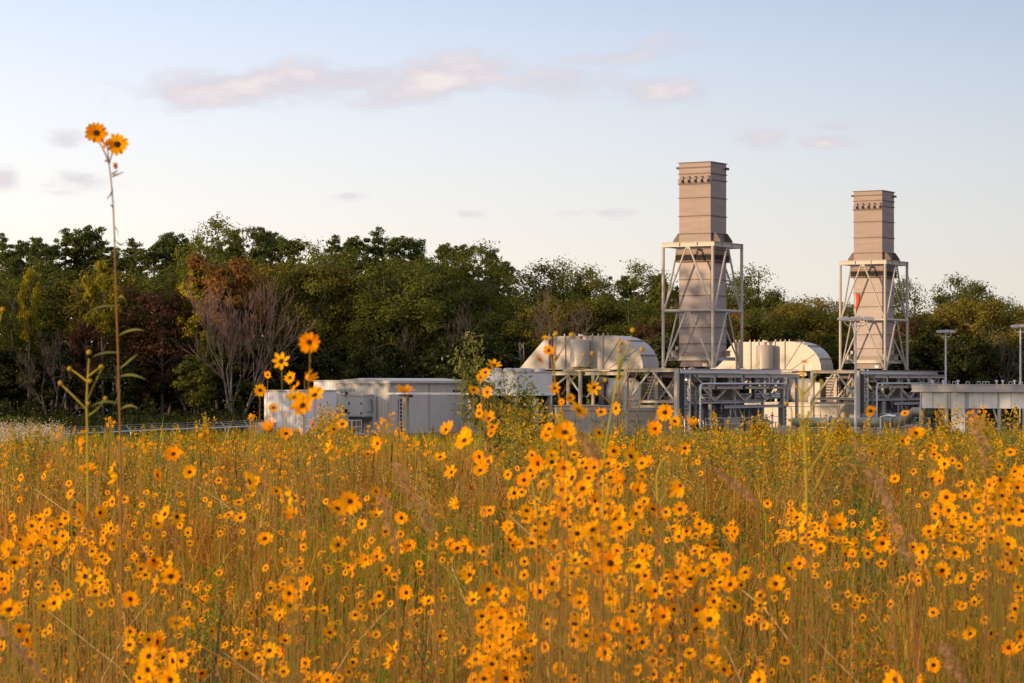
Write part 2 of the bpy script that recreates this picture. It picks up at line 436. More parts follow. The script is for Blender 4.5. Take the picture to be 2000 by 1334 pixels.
        for (za, zc) in ((ztop-.25, zmid+.1), (zmid-.12, zbot+.1)):
            for (e, sg) in ((p, -1), (q, 1)):
                ux = (e[0]-cx); uy = (e[1]-cy)
                c = MB(); c.tube([(cx+ux*.06, cy+uy*.06, za), (cx+ux*.92, cy+uy*.92, zc)], .085, 10)
                t.part(c, 'brace', M['beige'], f, smooth=True)
            g = MB(); d = .22
            if p[1] == q[1]: g.box(cx-d, cx+d, cy-.015, cy+.015, za-.14, za+.12)
            else: g.box(cx-.015, cx+.015, cy-d, cy+d, za-.14, za+.12)
            t.part(g, 'gusset_plate', M['beige'], f)
    return t

def make_hood():
    b0, b1 = -.2, 2.7
    A = lambda px: A_at(px, b0); Z = lambda py, px=1140: Z_at(py, A(px), b0)
    t = Thing('intake_hood', A(1150), 1.2, 'shaded beige duct hood with sloped left end, left of the nearer stack', 'duct hood', 'duct hoods')
    zb, zt = Z(722), Z(656)
    xl, xtl = A(1012), A(1068); xr = A(1255); xt = A(1186)
    # outer curve points
    cur = [(xt, zt)]
    cx, rx, rz = xt, xr - xt, zt - zb
    for k in range(1, 9):
        a = k / 8 * math.pi / 2; cur.append((cx + rx * math.sin(a), zb + rz * (math.cos(a) ** .92)))
    prof = [(xl, zb), (xtl, zt)] + cur
    m = MB(); m.prism_xz(prof, b0, b1); t.part(m, 'shell', M['beige_panel'], bevel=.02)
    # curved sheets: raised skins on the elbow
    for (i0, i1) in ((0, 3), (3, 6), (6, 8)):
        m = MB(); pts = cur[i0:i1+1]; c = Vector((cx, zb)); out = [(p[0] + (p[0]-cx)*.012 + .0, p[1] + .02) for p in pts]
        vs = []; 
        for (x, z) in out: vs += [(x + .02, b0 - .04, z), (x + .02, b1 + .04, z)]
        for (x, z) in pts: vs += [(x + .004, b0 - .04, z + .003), (x + .004, b1 + .04, z + .003)]
        k = len(pts); fs = []
        for i in range(k-1):
            fs.append((2*i, 2*i+1, 2*i+3, 2*i+2)); o = 2*k; fs.append((o+2*i, o+2*i+2, o+2*i+3, o+2*i+1))
            fs.append((2*i, 2*i+2, o+2*i+2, o+2*i)); fs.append((2*i+1, o+2*i+1, o+2*i+3, 2*i+3))
        m.add(vs, fs)
        p = out[-1]; 
        if i1 < 8: m.bar((p[0]+.05, b0-.1, p[1]+.03), (p[0]+.05, b1+.14, p[1]+.03), .16, .06)
        t.part(m, 'curved_sheet', M['hood_curve'], smooth=True)
    # mitre ribs on the side
    inner = (xt - .6, zb + .05)
    m = MB()
    for idx in (2, 5):
        p = cur[idx]; m.bar((inner[0] + (idx-2)*.22, b0-.05, inner[1]), (p[0]-.05, b0-.05, p[1]-.02), .06, .05)
    m.box(xl+.15, xr-.03, b0-.08, b0-.002, zb, zb+.1)
    for i in range(46):
        x = xl + .6 + i*.24
        if x < xr-.1: m.box(x, x+.05, b0-.11, b0-.081, zb+.02, zb+.07)
    t.part(m, 'seam_rib', M['beige'])
    for px in (1074, 1079, 1104, 1121, 1156, 1177):
        x = A(px); m = MB(); m.box(x-.06, x+.06, b0-.12, b0-.002, zb+.11, zt+.05); t.part(m, 'upright_rib', M['stack_rib'] if px in (1074, 1079) else M['beige'])
    m = MB()
    for px in (1072, 1080, 1102, 1112, 1122, 1130, 1157, 1168, 1178, 1187, 1208, 1218):
        x = A(px); z = zt if px < 1190 else Z(661)
        m.box(x-.05, x+.05, b0+.02, b0+.07, z+.0, z+.2)
    t.part(m, 'lifting_lug', M['beige'])
    # round filter pot on the face
    x = A(1141); r = .86
    m = MB(); m.lathe((x, b0-.72, 0), [(r, Z(715)), (r, Z(666)), (r-.06, Z(664)), (.35, Z(663))], 32)
    m.lathe((x, b0-.72, 0), [(r+.05, Z(716.5)), (r+.05, Z(714))], 32)
    pot = t.part(m, 'vent_drum', M['beige_panel'], smooth=True)
    m = MB(); m.box(x-.45, x-.2, b0-.72-r-.03, b0-.72-r+.1, Z(704), Z(699.5)); t.part(m, 'junction_box', M['galv_dull'], pot)
    m = MB(); m.lathe((x+.02, b0-.6, 0), [(.13, Z(663)), (.13, Z(657.5))], 14); lamp = t.part(m, 'beacon', M['red'], smooth=True)
    m = MB(); m.lathe((x+.02, b0-.6, 0), [(.19, Z(657.4)), (.26, Z(656)), (.16, Z(653.4))], 14); t.part(m, 'beacon_cap', M['sign_white'], lamp, smooth=True)
    for px in (1096, 1171.5, 1174.5):
        x = A(px); m = MB(); m.box(x-.05, x+.07, b0-.03, b0-.004, Z(694), Z(689)); t.part(m, 'notice', M['sign_white'])
    # open steel below
    zB = Z(729)
    m = MB(); xa, xb = A(1068), A(1226)
    m.ibeam((xa, b0-.2, zB), (xb, b0-.2, zB), .25, .34); m.ibeam((xa, b1, zB), (xb, b1, zB), .25, .34)
    m.box(A(1108), A(1200), b0-.8, b0+.1, Z(722)-.14, Z(722)-.03)
    for xx in (xa+.2, (xa+xb)/2, xb-.2): m.ibeam((xx, b0-.06, zB), (xx, b1-.13, zB), .2, .3)
    fr = t.part(m, 'support_beam', M['beige'])
    for (xx, yy) in ((A(1078), b0-.2), (A(1161), b0-.2), (A(1078), b1), (A(1205), b1)):
        m = MB(); m.box(xx-.12, xx+.12, yy-.12, yy+.12, 0, zB-.19); t.part(m, 'post', M['beige'])
    m = MB(); xx = A(1139); m.tube([(xx, b0-.5, 2.6), (xx, b0-.5, Z(724))], .18, 14); t.part(m, 'drop_pipe', M['beige'], smooth=True)
    for (p, q) in (((1080, 760), (1112, 733)), ((1112, 733), (1140, 775)), ((1150, 775), (1172, 733))):
        m = MB(); m.bar((A(p[0]), b0-.2, Z(p[1])), (A(q[0]), b0-.2, Z(q[1])), .14); t.part(m, 'brace', M['beige'])
    return t

def make_enclosure():
    """turbine housing under the hood: low panelled casing with rounded casings on top"""
    b0 = -4.2
    A = lambda px: A_at(px, b0); Z = lambda py, px=1200: Z_at(py, A(px), b0)
    x0, x1 = A(1083), A(1331)
    t = Thing('turbine_enclosure', (x0+x1)/2, 0, 'low beige panelled casing with rounded drums on its roof, below the nearer stack', 'machine casing', 'turbine enclosures')
    zt = Z(794)
    m = MB(); m.box(x0, x1, b0, 5.5, 0, zt); t.part(m, 'casing', M['beige_panel'], bevel=.04)
    m = MB(); m.box(x0-.05, x1+.05, b0-.06, 5.56, zt, zt+.09)
    for i in range(1, 12):
        x = x0 + (x1-x0)*i/12; m.box(x-.02, x+.02, b0-.03, b0-.002, .3, zt-.1)
    m.box(x0, x1, b0-.05, b0-.003, .05, .3)
    t.part(m, 'panel_seam', M['beige'])
    for i in (2, 4, 6, 8, 10):
        x = x0 + (x1-x0)*i/12
        m = MB()
        for dx in (-.3, .3): m.box(x+dx-.22, x+dx+.22, b0-.09, b0-.04, zt*.52, zt*.52+.05)
        m.box(x-.035, x+.035, b0-.1, b0-.035, zt*.52-.16, zt*.52+.2); t.part(m, 'latch', M['galv_dull'])
    for px in (1235, 1302):
        x = A(px); m = MB(); m.box(x-.12, x+.12, b0-.03, b0-.004, zt*.5, zt*.5+.1); t.part(m, 'warning_mark', M['red'])
    m = MB(); x = x0+.5; m.tube([(x, b0-.12, zt-.3), (x+9.5, b0-.12, zt-.3), (x+9.5, b0-.12, .9)], .04, 8); t.part(m, 'conduit', M['galv_dull'])
    # casings above
    m = MB(); x = A(1176); y = -.5
    m.tube([(x-1.7, y, 3.6), (x-1.5, y, 3.6), (x+1.0, y, 3.6), (x+1.6, y, 3.6)], [1.05, 1.3, 1.3, .9], 24); t.part(m, 'barrel_casing', M['beige_panel'], smooth=True)
    m = MB(); x = A(1293); m.lathe((x, -.5, 0), [(1.25, zt+.06), (1.25, 3.9), (1.0, 4.6), (.5, 4.95), (.1, 5.02)], 24); t.part(m, 'domed_casing', M['beige_panel'], smooth=True)
    m = MB(); x = A(1255); m.box(x-1.0, x+.35, -1.4, 1.0, zt+.05, 4.9)
    lo = t.part(m, 'louvre_box', M['stack_rib'])
    m = MB()
    for i in range(9): m.box(x-1.03, x+.38, -1.47, -1.402, zt+.3+i*.27, zt+.37+i*.27)
    t.part(m, 'louvre', M['beige'], lo)
    m = MB(); x = A(1213); m.box(x-.8, x+.5, -1.6, 1.4, zt+.06, 4.5); t.part(m, 'inlet_box', M['beige_panel'], bevel=.05)
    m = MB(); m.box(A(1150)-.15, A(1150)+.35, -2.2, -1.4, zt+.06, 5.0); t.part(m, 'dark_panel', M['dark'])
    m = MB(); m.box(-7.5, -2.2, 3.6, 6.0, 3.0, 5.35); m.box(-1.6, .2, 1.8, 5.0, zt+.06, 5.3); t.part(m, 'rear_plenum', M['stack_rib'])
    return t

AR = .82
def make_rack():
    """steel pipe rack and deck that carries the stack; long side faces right"""
    y0 = -8.0; x1 = A_at(1321.5, y0); x0 = A_at(1223, y0)
    Zf = lambda py: Z_at(py, x1, y0)
    zt = 5.68
    BA = lambda px: B_at(px, x1)
    ZS = lambda py, px: Z_at(py, x1, BA(px))
    yend = BA(1566)
    t = Thing('pipe_rack', x1, y0, 'beige steel pipe rack with braced end bay and long deck, under the nearer stack', 'pipe rack', 'pipe racks')
    # end bay
    for (x, y) in ((x0, y0), (x1, y0), (x0, -2.5), (x0, 3.5), (x0, 9.0)):
        m = MB(); m.box(x-.16, x+.16, y-.16, y+.16, 0, zt-.3); m.box(x-.24, x+.24, y-.24, y+.24, 0, .05); t.part(m, 'post', M['beige'])
    m = MB(); m.ibeam((x0-.18, y0, zt-.15), (x1+.18, y0, zt-.15), .26, .3); t.part(m, 'deck_beam', M['beige'])
    m = MB(); m.ibeam((x0, y0+.14, zt-.15), (x0, yend, zt-.15), .26, .3); t.part(m, 'deck_beam', M['beige'])
    zc = Zf(784.5)
    for z_ in (zc, Zf(794)):
        m = MB(); m.ibeam((x0+.17, y0, z_), (x1-.17, y0, z_), .2, .2); t.part(m, 'cross_beam', M['beige'])
    xm = (x0+x1)/2
    for yy in (y0, -2.5):
        for (p, q) in (((xm-.18, zt-.32), (x0+.2, zc+.1)), ((xm+.2, zt-.32), (x1-.2, zc+.1))):
            m = MB(); m.bar((p[0], yy, p[1]), (q[0], yy, q[1]), .17); t.part(m, 'brace', M['beige'])
    m = MB(); m.bar((xm+.9, y0+.1, Zf(800)), (xm-.4, y0+.1, .2), .16); t.part(m, 'brace', M['beige'])
    m = MB(); m.box(x0+.2, x1-.2, -2.5-.1, -2.4, zc-.1, zc+.1); t.part(m, 'cross_beam', M['beige'])
    # deck: thin grating on the beams with galvanised edge
    m = MB(); m.box(x0+.14, x1-.14, y0+.15, yend-.3, zt-.06, zt-.02); t.part(m, 'deck_plate', M['galv_dull'])
    ye = BA(1521)
    m = MB(); m.box(x1-.05, x1+.25, y0+.15, ye, zt-.40, zt-.14); m.box(x1-.05, x1+.32, y0+.15, ye, zt-.13, zt-.10); t.part(m, 'edge_channel', M['pipe_silver'])
    m = MB(); m.ibeam((x1-.2, y0+.2, zt-.58), (x1-.2, yend, zt-.58), .26, .34); t.part(m, 'side_beam', M['beige'])
    # ladder and dark screen
    m = MB(); m.box(x1+.02, x1+.06, y0+.4, BA(1336), Zf(817), zt-.45); t.part(m, 'black_screen', M['black'])
    la, lb = BA(1337), BA(1346.5)
    m = MB(); m.box(x1-.02, x1+.04, lb-.07, lb+.14, .2, zt+.05); m.box(x1-.02, x1+.04, la-.06, la+.02, .2, zt+.05)
    for i in range(17): m.tube([(x1+.01, la+.02, .5+i*.31), (x1+.01, lb-.07, .5+i*.31)], .028, 6)
    t.part(m, 'ladder', M['galv'])
    # long side: posts, beams, braces
    for px in (1350, 1391, 1438, 1493, 1532, 1560):
        b = BA(px); m = MB(); m.box(x1-.3, x1-.08, b-.14, b+.14, 0, zt-.75); t.part(m, 'post', M['beige'])
    zl = ZS(785, 1400); zu = ZS(757, 1400)
    m = MB(); m.ibeam((x1-.1, BA(1340), zl), (x1-.1, BA(1490), zl), .28, .28); t.part(m, 'lower_beam', M['galv_dull'])
    m = MB(); m.ibeam((x1+.3, BA(1408), zl-.42), (x1+.3, BA(1521), zl-.42), .24, .26); t.part(m, 'lower_beam', M['galv_dull'])
    for (pa, pb) in ((1357, 1389), (1394, 1443), (1448, 1496), (1499, 1536)):
        m = MB(); m.ibeam((x1+.35, BA(pa), zu), (x1+.35, BA(pb), zu), .2, .26)
        m.ibeam((x1+.35, BA(pa)-.1, zt-.62), (x1+.35, BA(pb), zt-.62), .2, .26); t.part(m, 'bracket_beam', M['beige'])
        m = MB(); bm_ = BA(pb)-.3; m.box(x1+.38, x1+.5, bm_-.12, bm_+.12, zu+.13, zt-.75); t.part(m, 'hanger', M['beige'])
    for (p, q) in (((1374, 761), (1392, 782)), ((1415, 761), (1394, 782)), ((1432, 761), (1450, 782)), ((1475, 761), (1452, 782)), ((1478, 761), (1492, 780)),
                   ((1352, 732), (1372, 752)), ((1416, 732), (1428, 748)), ((1430, 732), (1420, 748)), ((1455, 732), (1448, 750)), ((1470, 732), (1482, 750)), ((1524, 734), (1508, 752)), ((1520, 762), (1494, 780))):
        m = MB(); m.bar((x1+.1, BA(p[0]), ZS(p[1], p[0])), (x1+.1, BA(q[0]), ZS(q[1], q[0])), .15); t.part(m, 'brace', M['beige'])
    # far side of the rack shows through
    xf = x0 + .2
    for i in range(5):
        b = y0 + 3.5 + i*3.4; m = MB(); m.bar((xf, b, zc+.1), (xf, b+1.6, zt-.4), .13); m.bar((xf, b+3.2, zc+.1), (xf, b+1.6, zt-.4), .13); t.part(m, 'brace', M['beige'])
    m = MB(); m.ibeam((xf, y0+1, zc), (xf, yend, zc), .2, .26); t.part(m, 'lower_beam', M['beige'])
    # pipes
    m = MB(); xo = x1+.62; zp = Z_at(749.5, xo, BA(1450))
    bs, be = B_at(1367.5, xo), B_at(1538, xo)
    m.tube([(xo, bs, .6), (xo, bs, zp-.35), (xo, bs+.1, zp-.1), (xo, bs+.35, zp), (xo, be-.3, zp), (xo, be-.05, zp-.1), (xo, be, zp-.3), (xo, be, 2.4)], .095, 12)
    for k in range(5):
        bb = bs + (be-bs)*(k+.6)/5.4; m.tube([(xo, bb, zp), (xo, bb+.2, zp)], .12, 12)
    t.part(m, 'silver_pipe', M['pipe_silver'], smooth=True)
    for (px, y_a, y_b, r, mt) in ((1355, 755, 830, .12, 'green_pipe'), (1405, 752, 805, .05, 'green_pipe'), (1467, 733, 780, .16, 'black'), (1504, 733, 747, .14, 'pipe_silver'), (1521, 762, 830, .05, 'green_pipe'), (1524.5, 762, 830, .05, 'green_pipe'), (1531, 757, 835, .05, 'green_pipe'), (1501, 757, 785, .1, 'green_pipe')):
        b = BA(px); m = MB(); m.tube([(x1+.18, b, ZS(y_b, px)), (x1+.18, b, ZS(y_a, px))], r, 10); t.part(m, 'riser_pipe', M[mt], smooth=True)
    for k, (zz, xx) in enumerate(((zc+.28, x1-1.0), (zc+.5, x1-1.5), (zc+.28, x1-2.1), (zt-.9, x1-1.2))):
        m = MB(); m.tube([(xx, y0+4, zz), (xx, yend-1, zz)], .11+.03*(k % 2), 10); t.part(m, 'long_pipe', M['pipe_silver'], smooth=True)
    # cable tray and lower cross steel
    m = MB(); m.box(x1-2.4, x1-.4, y0+3.2, yend-1, zc+.13, zc+.16); t.part(m, 'cable_tray', M['galv_dull'])
    m = MB(); m.bar((x1+.12, BA(1428), zl-.6), (x1+.12, BA(1437), 1.2), .14); m.bar((x1+.12, BA(1440), zl-.6), (x1+.12, BA(1450), 1.2), .14); t.part(m, 'brace', M['galv_dull'])
    return t

def make_skid():
    """pump and valve skid standing in the shade under the rack"""
    rr = random.Random(5)
    y0 = -8.0; x1 = A_at(1321.5, y0); BA = lambda px: B_at(px, x1)
    t = Thing('valve_skid', x1-.5, 2, 'dark cluster of valves, pumps and small pipes in the shade under the nearer pipe rack', 'machinery', 'valve skids')
    b0, b1 = BA(1372), BA(1515)
    m = MB(); m.box(x1-2.6, x1+.3, b0, b1, .05, .35); t.part(m, 'skid_base', M['galv_dull'])
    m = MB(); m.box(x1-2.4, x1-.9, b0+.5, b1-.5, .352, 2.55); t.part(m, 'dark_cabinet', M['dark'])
    for i in range(16):
        b = b0 + .4 + (b1-b0-.8)*i/15; x = x1 - rr.uniform(.1, .7); h = rr.uniform(1.3, 2.5)
        m = MB(); m.tube([(x, b, .35), (x, b, h)], rr.uniform(.04, .09), 8)
        m.tube([(x, b, h*.6), (x+.0, b+.7, h*.6), (x, b+.7, .35)], .05, 8)
        m.lathe((x, b, h-.1), [(.16, 0), (.18, .06), (.05, .12), (.05, .25), (.14, .27), (.14, .3)], 10)
        m.tube([(x-.02, b-.02, h*.6-.12), (x-.02, b-.02, h*.6+.12)], .15, 10)
        t.part(m, 'valve', M['galv_dull' if i % 3 else 'pipe_silver'], smooth=True)
    for i in range(4):
        b = b0 + 1.2 + i*3.4; m = MB(); m.tube([(x1-.1, b, .9), (x1-.1, b+1.2, .9)], .42, 16); m.tube([(x1-.1, b+1.2, .9), (x1-.1, b+1.5, .9)], .3, 14); m.box(x1-.5, x1+.3, b+.1, b+1.1, .352, .55)
        t.part(m, 'pump', M['green_pipe'], smooth=True)
    m = MB()
    for k in range(9):
        b = b0 + (b1-b0)*k/8; m.tube([(x1+.28, b, .35), (x1+.28, b, 1.55)], .025, 6)
    for z_ in (1.0, 1.5): m.tube([(x1+.28, b0, z_), (x1+.28, b1, z_)], .025, 6)
    t.part(m, 'handrail', M['galv'])
    m = MB(); m.box(x1+.05, x1+.25, BA(1410), BA(1440), .352, 1.45); t.part(m, 'tan_cover', M['concrete'])
    m = MB(); m.box(x1-.25, x1+.15, BA(1525), BA(1533), 0, ZZ(787)); 
    for i in range(6): m.tube([(x1+.16, BA(1529), .6+i*.35), (x1+.36, BA(1529), .6+i*.35)], .09, 8)
    t.part(m, 'terminal_post', M['galv_dull'])
    return t
def ZZ(py): return 4.6 + (745 - py) / 22.5

UNIT1 = [make_stack(), make_hood(), make_enclosure(), make_rack(), make_skid()]
LAB2 = {
 'exhaust_stack': 'farther and shorter-looking of two square exhaust stacks, the one behind the orange windsock',
 'intake_hood': 'sunlit beige duct hood with curved right end, seen between the two stacks',
 'turbine_enclosure': 'beige panelled casing with latches and drums below the farther stack',
 'pipe_rack': 'beige steel pipe rack with braced end bay behind the windsock pole, under the farther stack',
 'valve_skid': 'dark valves and small pipes under the farther pipe rack, left of the concrete-topped cooler'}
OFF2 = 38.2
for th in UNIT1:
    c = copy_tree(th.root)
    c.location.x += OFF2 * SP - .4; c.location.y += OFF2 * CP
    c['label'] = LAB2[th.root.name]

# ------------------------------------------------------------------ cooler left of the first hood
def fan_cooler():
    ox, oy = wp(1010, 745, 206).x, 206.0
    t = Thing('air_cooler', -1.8, 2.5, 'grey box cooler on steel legs with fan caps on top, left of the nearer hood', 'air cooler', None, ox, oy)
    A = lambda px: A_at(px, 0, ox, oy); B = lambda px: B_at(px, 0, ox, oy); Z = lambda py: Z_at(py, 0, 0, ox, oy)
    x0 = A(937); y1 = B(1079)
    m = MB(); m.box(x0, 0, 0, y1, Z(771), Z(728)); t.part(m, 'plenum', M['cooler'], bevel=.02)
    m = MB(); m.box(x0-.12, .12, -.12, y1+.12, Z(773), Z(771)-.003); t.part(m, 'bottom_rim', M['roof_white'])
    m = MB(); m.box(x0-.05, .05, -.05, y1+.05, Z(728)+.002, Z(727)+.05)
    t.part(m, 'top_rim', M['beige'])
    for i in range(3):
        for j in range(2):
            m = MB(); x = x0 + .7 + i*1.15; y = 1.5 + j*3; m.lathe((x, y, Z(727)+.055), [(.48, 0), (.48, .12), (.42, .26), (.12, .3)], 16)
            m.box(x-.5, x+.5, y-.03, y+.03, Z(727)+.06, Z(727)+.2)
            t.part(m, 'fan_cap', M['galv_dull'], smooth=True)
    for (x, y) in ((x0+.2, .2), (-.2, .2), (-.2, y1-.2), (x0+.2, y1-.2), (-.2, y1/2)):
        m = MB(); m.box(x-.11, x+.11, y-.11, y+.11, 0, Z(773)); t.part(m, 'leg', M['beige'])
    for (p, q) in (((x0+.2, .2), (-.2, .2)), ((-.2, .2), (-.2, y1/2)), ((-.2, y1/2), (-.2, y1-.2))):
        m = MB(); m.bar((*p, .6), (*q, Z(774)-.1), .12); t.part(m, 'brace', M['galv_dull'])
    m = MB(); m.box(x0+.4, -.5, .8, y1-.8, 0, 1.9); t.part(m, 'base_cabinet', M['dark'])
fan_cooler()

# ------------------------------------------------------------------ buildings on the left
def buildings():
    ox, oy = wp(758, 745, 200).x, 200.0
    A = lambda px, b=0: A_at(px, b, ox, oy); B = lambda px, a=0: B_at(px, a, ox, oy)
    Z = lambda py, a=0, b=0: Z_at(py, a, b, ox, oy)
    x0 = A(656); y1 = B(913)
    t = Thing('control_building', x0/2, y1/2, 'grey ribbed metal building with pale roof edge and a cabinet on its end wall', 'building', None, ox, oy)
    ze = Z(749); m = MB(); m.box(x0, 0, 0, y1, .5, ze); t.part(m, 'wall', M['grey_sheet'])
    m = MB(); m.box(x0+.1, -.1, .1, y1-.1, 0, .5); t.part(m, 'plinth', M['concrete'])
    # roof, slightly pitched, with eaves
    m = MB(); zr = Z(739.5)
    prof = [(x0-.25, ze+.002), (x0-.25, ze+.22), (x0/2, ze+.42), (.25, ze+.22), (.25, ze+.002)]
    m.prism_xz(prof, -.22, y1+.22); t.part(m, 'roof', M['trim'])
    m = MB(); m.box(.26, .36, -.22, y1+.22, ze+.03, ze+.2); t.part(m, 'gutter', M['trim'])
    for px in (759, 838, 912):
        b = B(px) if px > 760 else .06
        m = MB(); m.box(.003, .1, b-.05, b+.05, .6, ze-.05); m.bar((.05, b, ze-.1), (.28, b, ze+.03), .08); t.part(m, 'downpipe', M['trim'])
    m = MB(); m.box(x0-.015, x0+.12, -.03, -.002, .5, ze); m.box(-.12, .02, -.03, -.002, .5, ze); m.box(x0, 0, -.03, -.003, ze-.14, ze)
    t.part(m, 'corner_trim', M['trim'])
    m = MB()
    for i in range(3): m.box(A(661), A(693), -.08, -.003, Z(764.5)+i*.07, Z(764.5)+i*.07+.045)
    t.part(m, 'vent_louvre', M['galv_dull'])
    for (px, w) in ((675, 0), ):
        m = MB(); x = A(px); m.box(x-.22, x+.22, -.3, -.003, Z(771.5), Z(766)); wl = t.part(m, 'wall_light', M['dark'])
        m = MB(); m.box(x-.16, x+.16, -.32, -.302, Z(770.8), Z(767.5)); t.part(m, 'lens', M['sign_white'], wl)
    m = MB(); b = B(889); m.box(.003, .3, b-.35, b+.35, Z(766, 0, b), Z(761.5, 0, b)); t.part(m, 'wall_light', M['dark'])
    m = MB(); m.box(A(673.5), A(678.5), -.1, -.003, Z(806), Z(799.5)); t.part(m, 'switch_box', M['black'])
    # dark doorway behind the ladder-like grille
    b = B(778); b2 = B(791); m = MB(); m.box(.003, .05, b, b2, .6, Z(779, 0, b)); d = t.part(m, 'door', M['dark'])
    m = MB()
    for i in range(8): m.box(.06, .1, b, b2, .8+i*.3, .85+i*.3)
    for k in range(3): bb = b+(b2-b)*k/2; m.box(.06, .1, bb-.03, bb+.03, .6, Z(779, 0, b))
    t.part(m, 'grille', M['sign_white'], d)
    # air-conditioning cabinet hung on the end wall
    c = Thing('ac_cabinet', A(694), -.6, 'light grey air-conditioning cabinet on the end wall of the grey building', 'ac unit', None, ox, oy)
    ya = -1.35; xa, xb = A_at(680, ya, ox, oy), A_at(709, ya, ox, oy)
    m = MB(); m.box(xa, xb, ya, -.004, Z(814), Z(773)); c.part(m, 'cabinet', M['unit_grey'], bevel=.03)
    m = MB(); m.box(xa-.05, xb+.05, ya-.06, -.004, Z(773)+.002, Z(771)+.02); c.part(m, 'lid', M['unit_grey'])
    m = MB(); m.box(xa+.05, xb-.05, ya-.03, ya-.002, Z(812), Z(786)); pn = c.part(m, 'front_panel', M['unit_grey'])
    for (px, py) in ((682, 788), (706, 788), (682, 807), (706, 807)):
        m = MB(); x = A_at(px, ya, ox, oy); m.box(x-.07, x+.07, ya-.06, ya-.031, Z(py)-.08, Z(py)+.08); c.part(m, 'hinge', M['dark'], pn)
    m = MB(); m.box(xa, xb, ya+.05, -.1, Z(821), Z(814)-.004)
    for i in range(4): m.box(xa+.1+i*.4, xa+.2+i*.4, ya-.0, ya+.04, .3, Z(814)-.004)
    c.part(m, 'mount', M['dark'])
    m = MB(); m.tube([(xb+.04, -.4, Z(780)), (xb+.12, -.3, Z(785)), (xb+.15, -.25, Z(804)), (xb+.05, -.7, Z(805))], .03, 6)
    m.tube([(A(737), -.06, Z(774)), (A(737), -.06, Z(822))], .03, 6); c.part(m, 'cable', M['dark'])
    # white container in front-left
    ox2, oy2 = wp(592, 745, 196).x, 196.0
    A2 = lambda px, b=0: A_at(px, b, ox2, oy2); B2 = lambda px, a=0: B_at(px, a, ox2, oy2); Z2 = lambda py: Z_at(py, 0, 0, ox2, oy2)
    w = Thing('white_container', A2(553), 2.5, 'white ribbed metal container with flat roof, left end of the buildings', 'container', None, ox2, oy2)
    xa = A2(516); yb = B2(657)
    m = MB(); m.box(xa, 0, 0, yb, .25, Z2(764.5)); w.part(m, 'wall', M['white_sheet'])
    m = MB(); m.box(xa-.08, .08, -.08, yb+.08, Z2(764.5)+.002, Z2(762.5)+.03); w.part(m, 'roof', M['trim'])
    m = MB(); m.box(xa+.05, -.05, .05, yb-.05, 0, .25); w.part(m, 'plinth', M['concrete'])
    # box behind
    ox3, oy3 = wp(613, 745, 216).x, 216.0
    w = Thing('rear_shed', 1.5, 1.5, 'small white box shed peeping over the white container roof', 'shed', None, ox3, oy3)
    m = MB(); m.box(0, 4.5, 0, 3, 0, Z_at(745, 0, 0, ox3, oy3)); w.part(m, 'wall', M['white_sheet'])
    m = MB(); m.box(-.08, 4.58, -.08, 3.08, Z_at(745, 0, 0, ox3, oy3)+.002, Z_at(742.5, 0, 0, ox3, oy3)); w.part(m, 'roof', M['trim'])
    # flat canopy
    ox4, oy4 = wp(748, 745, 193).x, 193.0
    cn = Thing('flat_canopy', 7, 1, 'thin flat white walkway canopy on square posts, crossing in front of the grey building', 'canopy', None, ox4, oy4)
    A4 = lambda px: A_at(px, 0, ox4, oy4)
    zc = Z_at(770.5, 3, 0, ox4, oy4); L = A4(1056)
    m = MB(); m.box(0, L, 0, 2.2, zc, zc+.13); cn.part(m, 'roof_slab', M['roof_white'])
    m = MB()
    for px in (777, 905): x = A4(px); m.box(x-.45, x+.45, .8, 1.4, zc-.22, zc-.003)
    cn.part(m, 'bracket', M['dark'])
    for px in (777, 904, 1030):
        x = A4(px); m = MB(); m.box(x-.17, x+.17, .95, 1.3, 0, zc-.22); cn.part(m, 'post', M['beige'])
    # stairs with landing and rails beside the white container
    ox5, oy5 = wp(592, 745, 191).x, 191.0
    st = Thing('metal_stairs', 0, 0, 'grey metal stairs and landing with tube rails in front of the white container', 'stairs', None, ox5, oy5)
    A5 = lambda px: A_at(px, 0, ox5, oy5); zL = Z_at(845, 0, 0, ox5, oy5); zH = Z_at(820, 0, 0, ox5, oy5)
    xs, xe, xg = A5(589), A5(706), A5(572)
    m = MB(); m.box(xs, xe, 0, 1.3, zL-.12, zL); st.part(m, 'landing', M['galv_dull'])
    m = MB()
    n = 7
    for i in range(n):
        x = xs + (xe-xs)*i/(n-1); m.tube([(x, 0, 0), (x, 0, zH)], .025, 6)
    for z_ in (zH, (zH+zL)/2): m.tube([(xs, 0, z_), (xe, 0, z_)], .025, 6)
    m.tube([(xs, 0, zH), (xg, 0, zH-1.0), (xg, 0, 0)], .025, 6)
    m.tube([(xs, 1.2, zH), (xg, 1.2, zH-1.0), (xg, 1.2, 0)], .025, 6); m.tube([(xs, 1.2, 0), (xs, 1.2, zH)], .025, 6)
    st.part(m, 'handrail', M['galv'])
    for i in range(3):
        m = MB(); x = xs - .28*(i+1); z_ = zL - zL*(i+1)/4; m.box(x, x+.27, 0, 1.3, z_-.04, z_); st.part(m, 'tread', M['galv_dull'])
    m = MB(); m.bar((xg, -.03, .02), (xs, -.03, zL-.1), .05, .2); st.part(m, 'stringer', M['galv_dull'])
    # low grey box at the foot of the fence
    ox6, oy6 = wp(498, 745, 188).x, 188.0
    g = Thing('utility_box', .6, .5, 'low grey utility box between the fence and the white container', 'utility box', None, ox6, oy6)
    A6 = A_at(518, 0, ox6, oy6)
    m = MB(); m.box(0, A6, 0, 1.4, 0, Z_at(827, 0, 0, ox6, oy6)); g.part(m, 'body', M['galv_dull'], bevel=.03)
